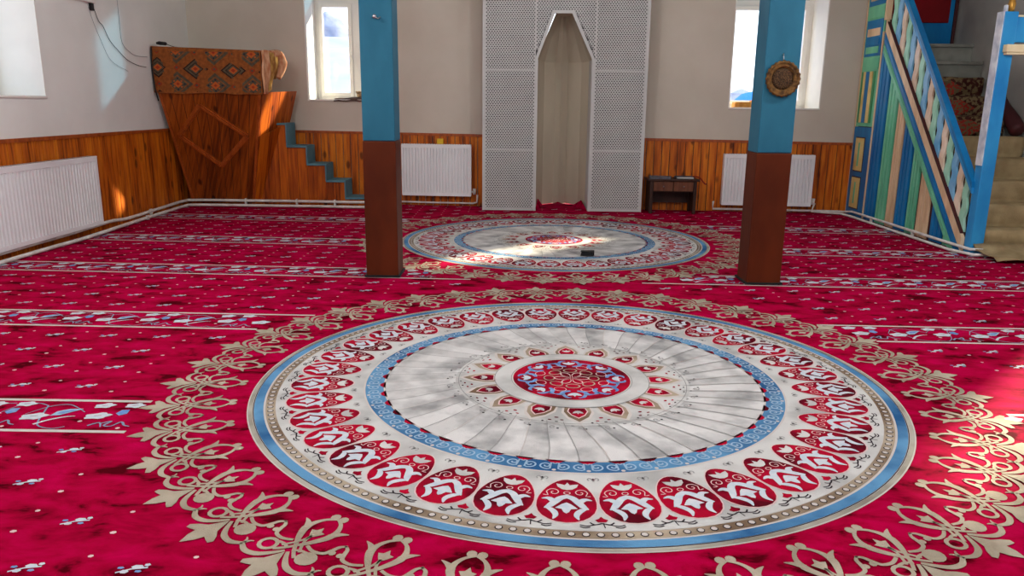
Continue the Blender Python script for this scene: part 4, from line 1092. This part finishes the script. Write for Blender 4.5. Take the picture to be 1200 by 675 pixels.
# tower at the back of the side
m = MB().mat('m_blue'); sidepoly(m, [(8.62, .01), (9.06, .01), (9.06, 1.0), (8.62, 1.0)], 0, .02)
tw = m.build('tower_door', mn, .003)
for (z0, z1) in ((.10, .44), (.52, .88)):
    m = MB().mat('m_maroon'); sidepoly(m, [(8.755, z0-.012), (8.985, z0-.012), (8.985, z1+.012), (8.755, z1+.012)], .02, .024)
    m.mat('m_yellow'); sidepoly(m, [(8.765, z0), (8.975, z0), (8.975, z1), (8.765, z1)], .024, .03); m.mat('m_green'); sidepoly(m, [(8.855, z0+.05), (8.885, z0+.05), (8.885, z1-.05), (8.855, z1-.05)], .03, .034)
    m.build('door_panel', tw)
m = MB().mat('m_green'); sidepoly(m, [(8.62, 1.01), (9.06, 1.01), (9.06, ZC-.06), (8.62, ZC-.06)], 0, .012)
def band(c, z0, z1, ya=8.65, yb=9.03, d0=.012, d1=.02): m.mat(c); sidepoly(m, [(ya, z0), (yb, z0), (yb, z1), (ya, z1)], d0, d1)
band('m_green_dark', 1.05, 1.60, 9.0, 9.03); band('m_yellow', 1.05, 1.60, 8.93, 8.99); band('m_blue', 1.05, 1.60, 8.84, 8.925); band('m_yellow', 1.05, 1.60, 8.765, 8.835); band('m_green_dark', 1.05, 1.60, 8.70, 8.74); 
band('m_green', 1.62, 1.74); band('m_blue', 1.76, 2.14); band('m_green', 1.79, 1.86, 8.69, 8.99, .02, .026); band('m_blue', 1.88, 1.95, 8.69, 8.99, .02, .028); band('m_cream', 1.97, 2.05, 8.69, 8.99, .02, .026)
band('m_green', 2.16, 2.27); band('m_blue', 2.29, 2.62); band('m_cream', 2.34, 2.42, 8.69, 8.99, .02, .026); band('m_green', 2.66, 2.8)
m.build('tower_panel', mn)
m = MB().mat('m_cream'); sidepoly(m, [(8.555, ctop(8.6)-.05), (8.61, ctop(8.6)-.05), (8.61, ZC-.05), (8.555, ZC-.05)], -.02, .03); sidepoly(m, [(9.06, .01), (9.085, .01), (9.085, ZC-.05), (9.06, ZC-.05)], -.04, .02)
sidepoly(m, [(8.595, .01), (8.625, .01), (8.625, 2.0), (8.595, 2.0)], .0, .022); m.build('corner_strip', mn)
# newel posts and lintel
m = MB().mat('m_blue_light'); m.box(MX, MX+.11, 6.53, 6.63, .006, 1.97); nw = m.build('newel_post', mn, .006)
m = MB().mat('m_white'); m.box(MX-.008, MX, 6.535, 6.625, .75, 1.97); m.build('worn_face', nw)
m = MB().mat('m_blue_light'); m.box(4.69, 4.79, 6.53, 6.63, .006, 1.97); m.build('newel_post', mn, .006)
m = MB().mat('m_blue_light'); m.box(MX+.11, 4.69, 6.55, 6.59, 1.735, 1.93); m.build('lintel_board', mn, .004)
m = MB().mat('cream_beam'); m.box(MX+.02, 4.78, 6.47, 6.53, 1.655, 1.715); m.box(MX+.03, 4.77, 6.48, 6.53, 1.635, 1.655); m.box(MX+.11, 4.69, 6.54, 6.60, 1.93, 1.945); m.build('lintel_moulding', mn, .006)
m = MB().mat('gold'); m.lathe([(.001, 0), (.022, 0), (.026, .03), (.030, .055), (.022, .09), (.010, .13), (.001, .15)], (MX+.065, 6.57, 1.97), 'z', 8); m.build('finial', mn)
m = MB().mat('m_white'); m.box(MX+.005, MX+.028, 6.545, 6.575, 1.97, 2.02); m.build('finial_block', mn, .004)
m = MB().mat('cream_beam'); m.lathe([(.001, 0), (.02, 0), (.028, .02), (.02, .04), (.001, .05)], (MX+.22, 6.57, 1.945), 'z', 10); m.build('knob', mn)
# steps
RI, TR, Y0s = .188, .222, 6.60
for k in range(10):
    m = MB().mat('stair_grey'); y = Y0s+TR*k; ye = 9.0
    m.box(MX+.06, XR-.006, y, Y0s+TR*(k+1) if k < 9 else 9.02, .006 if k == 0 else RI*k, RI*(k+1)); m.box(MX+.06, XR-.006, y-.02, y, RI*(k+1)-.035, RI*(k+1))
    m.build('step', mn, .004)
m = MB().mat('stair_grey'); m.prism([(Y0s+TR, .006), (9.02, .006), (9.02, RI*9), (Y0s+TR*9, RI*8.98)], 'x', MX+.08, XR-.02); m.build('step_body', mn)
# boarded seat back and red cloth
m = MB().mat('m_blue'); m.box(MX+.03, 4.84-.05, 9.0, 9.025, RI*10, ZC-.05); m.build('back_board', mn)
m = MB().mat('m_maroon'); m.box(4.755, 4.785, 8.97, 9.0, RI*10, ZC-.05); m.build('back_post', mn, .004)
m = MB().mat('red_cloth'); m.box(MX+.05, 4.70, 8.975, 9.0, 2.13, ZC-.06); m.build('red_hanging', mn, .004)
# coverings draped on the steps
def drape(name, k0, k1, mats_, lab, cat, xa, xb, foot=False):
    pts = []
    for k in range(k0, k1+1):
        y = Y0s+TR*k-.024; z = RI*k; zt = RI*(k+1)
        for t in (0, .25, .5, .75): pts.append((y-.006-.012*math.sin(t*PI), z+.012+(zt-z-.012)*t))
        pts.append((y-.012, zt+.004)); pts.append((y+.02, zt+.012)); pts.append((y+TR*.55, zt+.010))
        if k < k1: pts.append((y+TR-.03, zt+.012))
    pts.append((Y0s+TR*(k1+1)-.03, RI*(k1+1)+.010))
    if foot: pts = [(6.10, .012), (6.16, .022), (6.24, .012), (6.34, .030), (6.44, .05), (6.52, .09)]+pts[1:]
    m = MB(); nX = 24; vs = []
    for i in range(nX+1):
        u = i/nX
        for j, (y, z) in enumerate(pts):
            x = xa+(xb-xa)*u; 
            if foot:
                s_ = max(0, 1-(z/.35)); x = x-(1-u)*.10*s_*(y < 6.55)
                if z < .2 and y < 6.56: y = y+.10*math.sin(u*2.2+.2)*s_*-.3+.05*s_*(1-u); z = z+.018*s_*abs(math.sin(u*7+j*.8))
            z2 = z+.004*math.sin(u*11+j); y2 = y-.006*math.sin(u*8+j*.6)
            vs.append((x, y2, max(.008, z2)))
    n = len(pts); m.sm = True; m.mat(mats_[0])
    m.add(vs, [(i*n+j, (i+1)*n+j, (i+1)*n+j+1, i*n+j+1) for i in range(nX) for j in range(n-1)])
    o = m.build(name); sd = o.modifiers.new('s', 'SOLIDIFY'); sd.thickness = .008; sd.offset = 1
    return tag(o, lab, cat)
drape('stair_runner', 0, 4, ['beige_runner'], 'plain beige carpet runner over the lower minbar steps', 'carpet', MX+.10, 4.76, True)
o = drape('stair_rug', 5, 7, ['rug_dark'], 'dark patterned rug over the middle minbar steps', 'rug', MX+.09, 4.68)
for k in (5, 6, 7):
    m = MB().mat('rug_red')
    y = Y0s+TR*k-.05; m.prism([(4.10, RI*k+.03), (4.35, RI*k+.02), (4.50, RI*k+.09), (4.35, RI*k+.17), (4.10, RI*k+.16)], 'y', y-.004, y+.02); m.build('red_motif', o)
# rolled edge of the rug against the wall
m = MB().mat('m_maroon'); m.tube(catmull([(4.72, 7.50, 1.00), (4.73, 7.62, 1.10), (4.725, 7.80, 1.22), (4.72, 7.92, 1.33)], 5), [.05]+[.07]*14+[.05], 10); tag(m.build('rolled_rug'), 'dark rolled rug edge leaning on the right wall by the steps', 'rug')

for o in SC.objects:
    if '_w' in o: del o['_w']
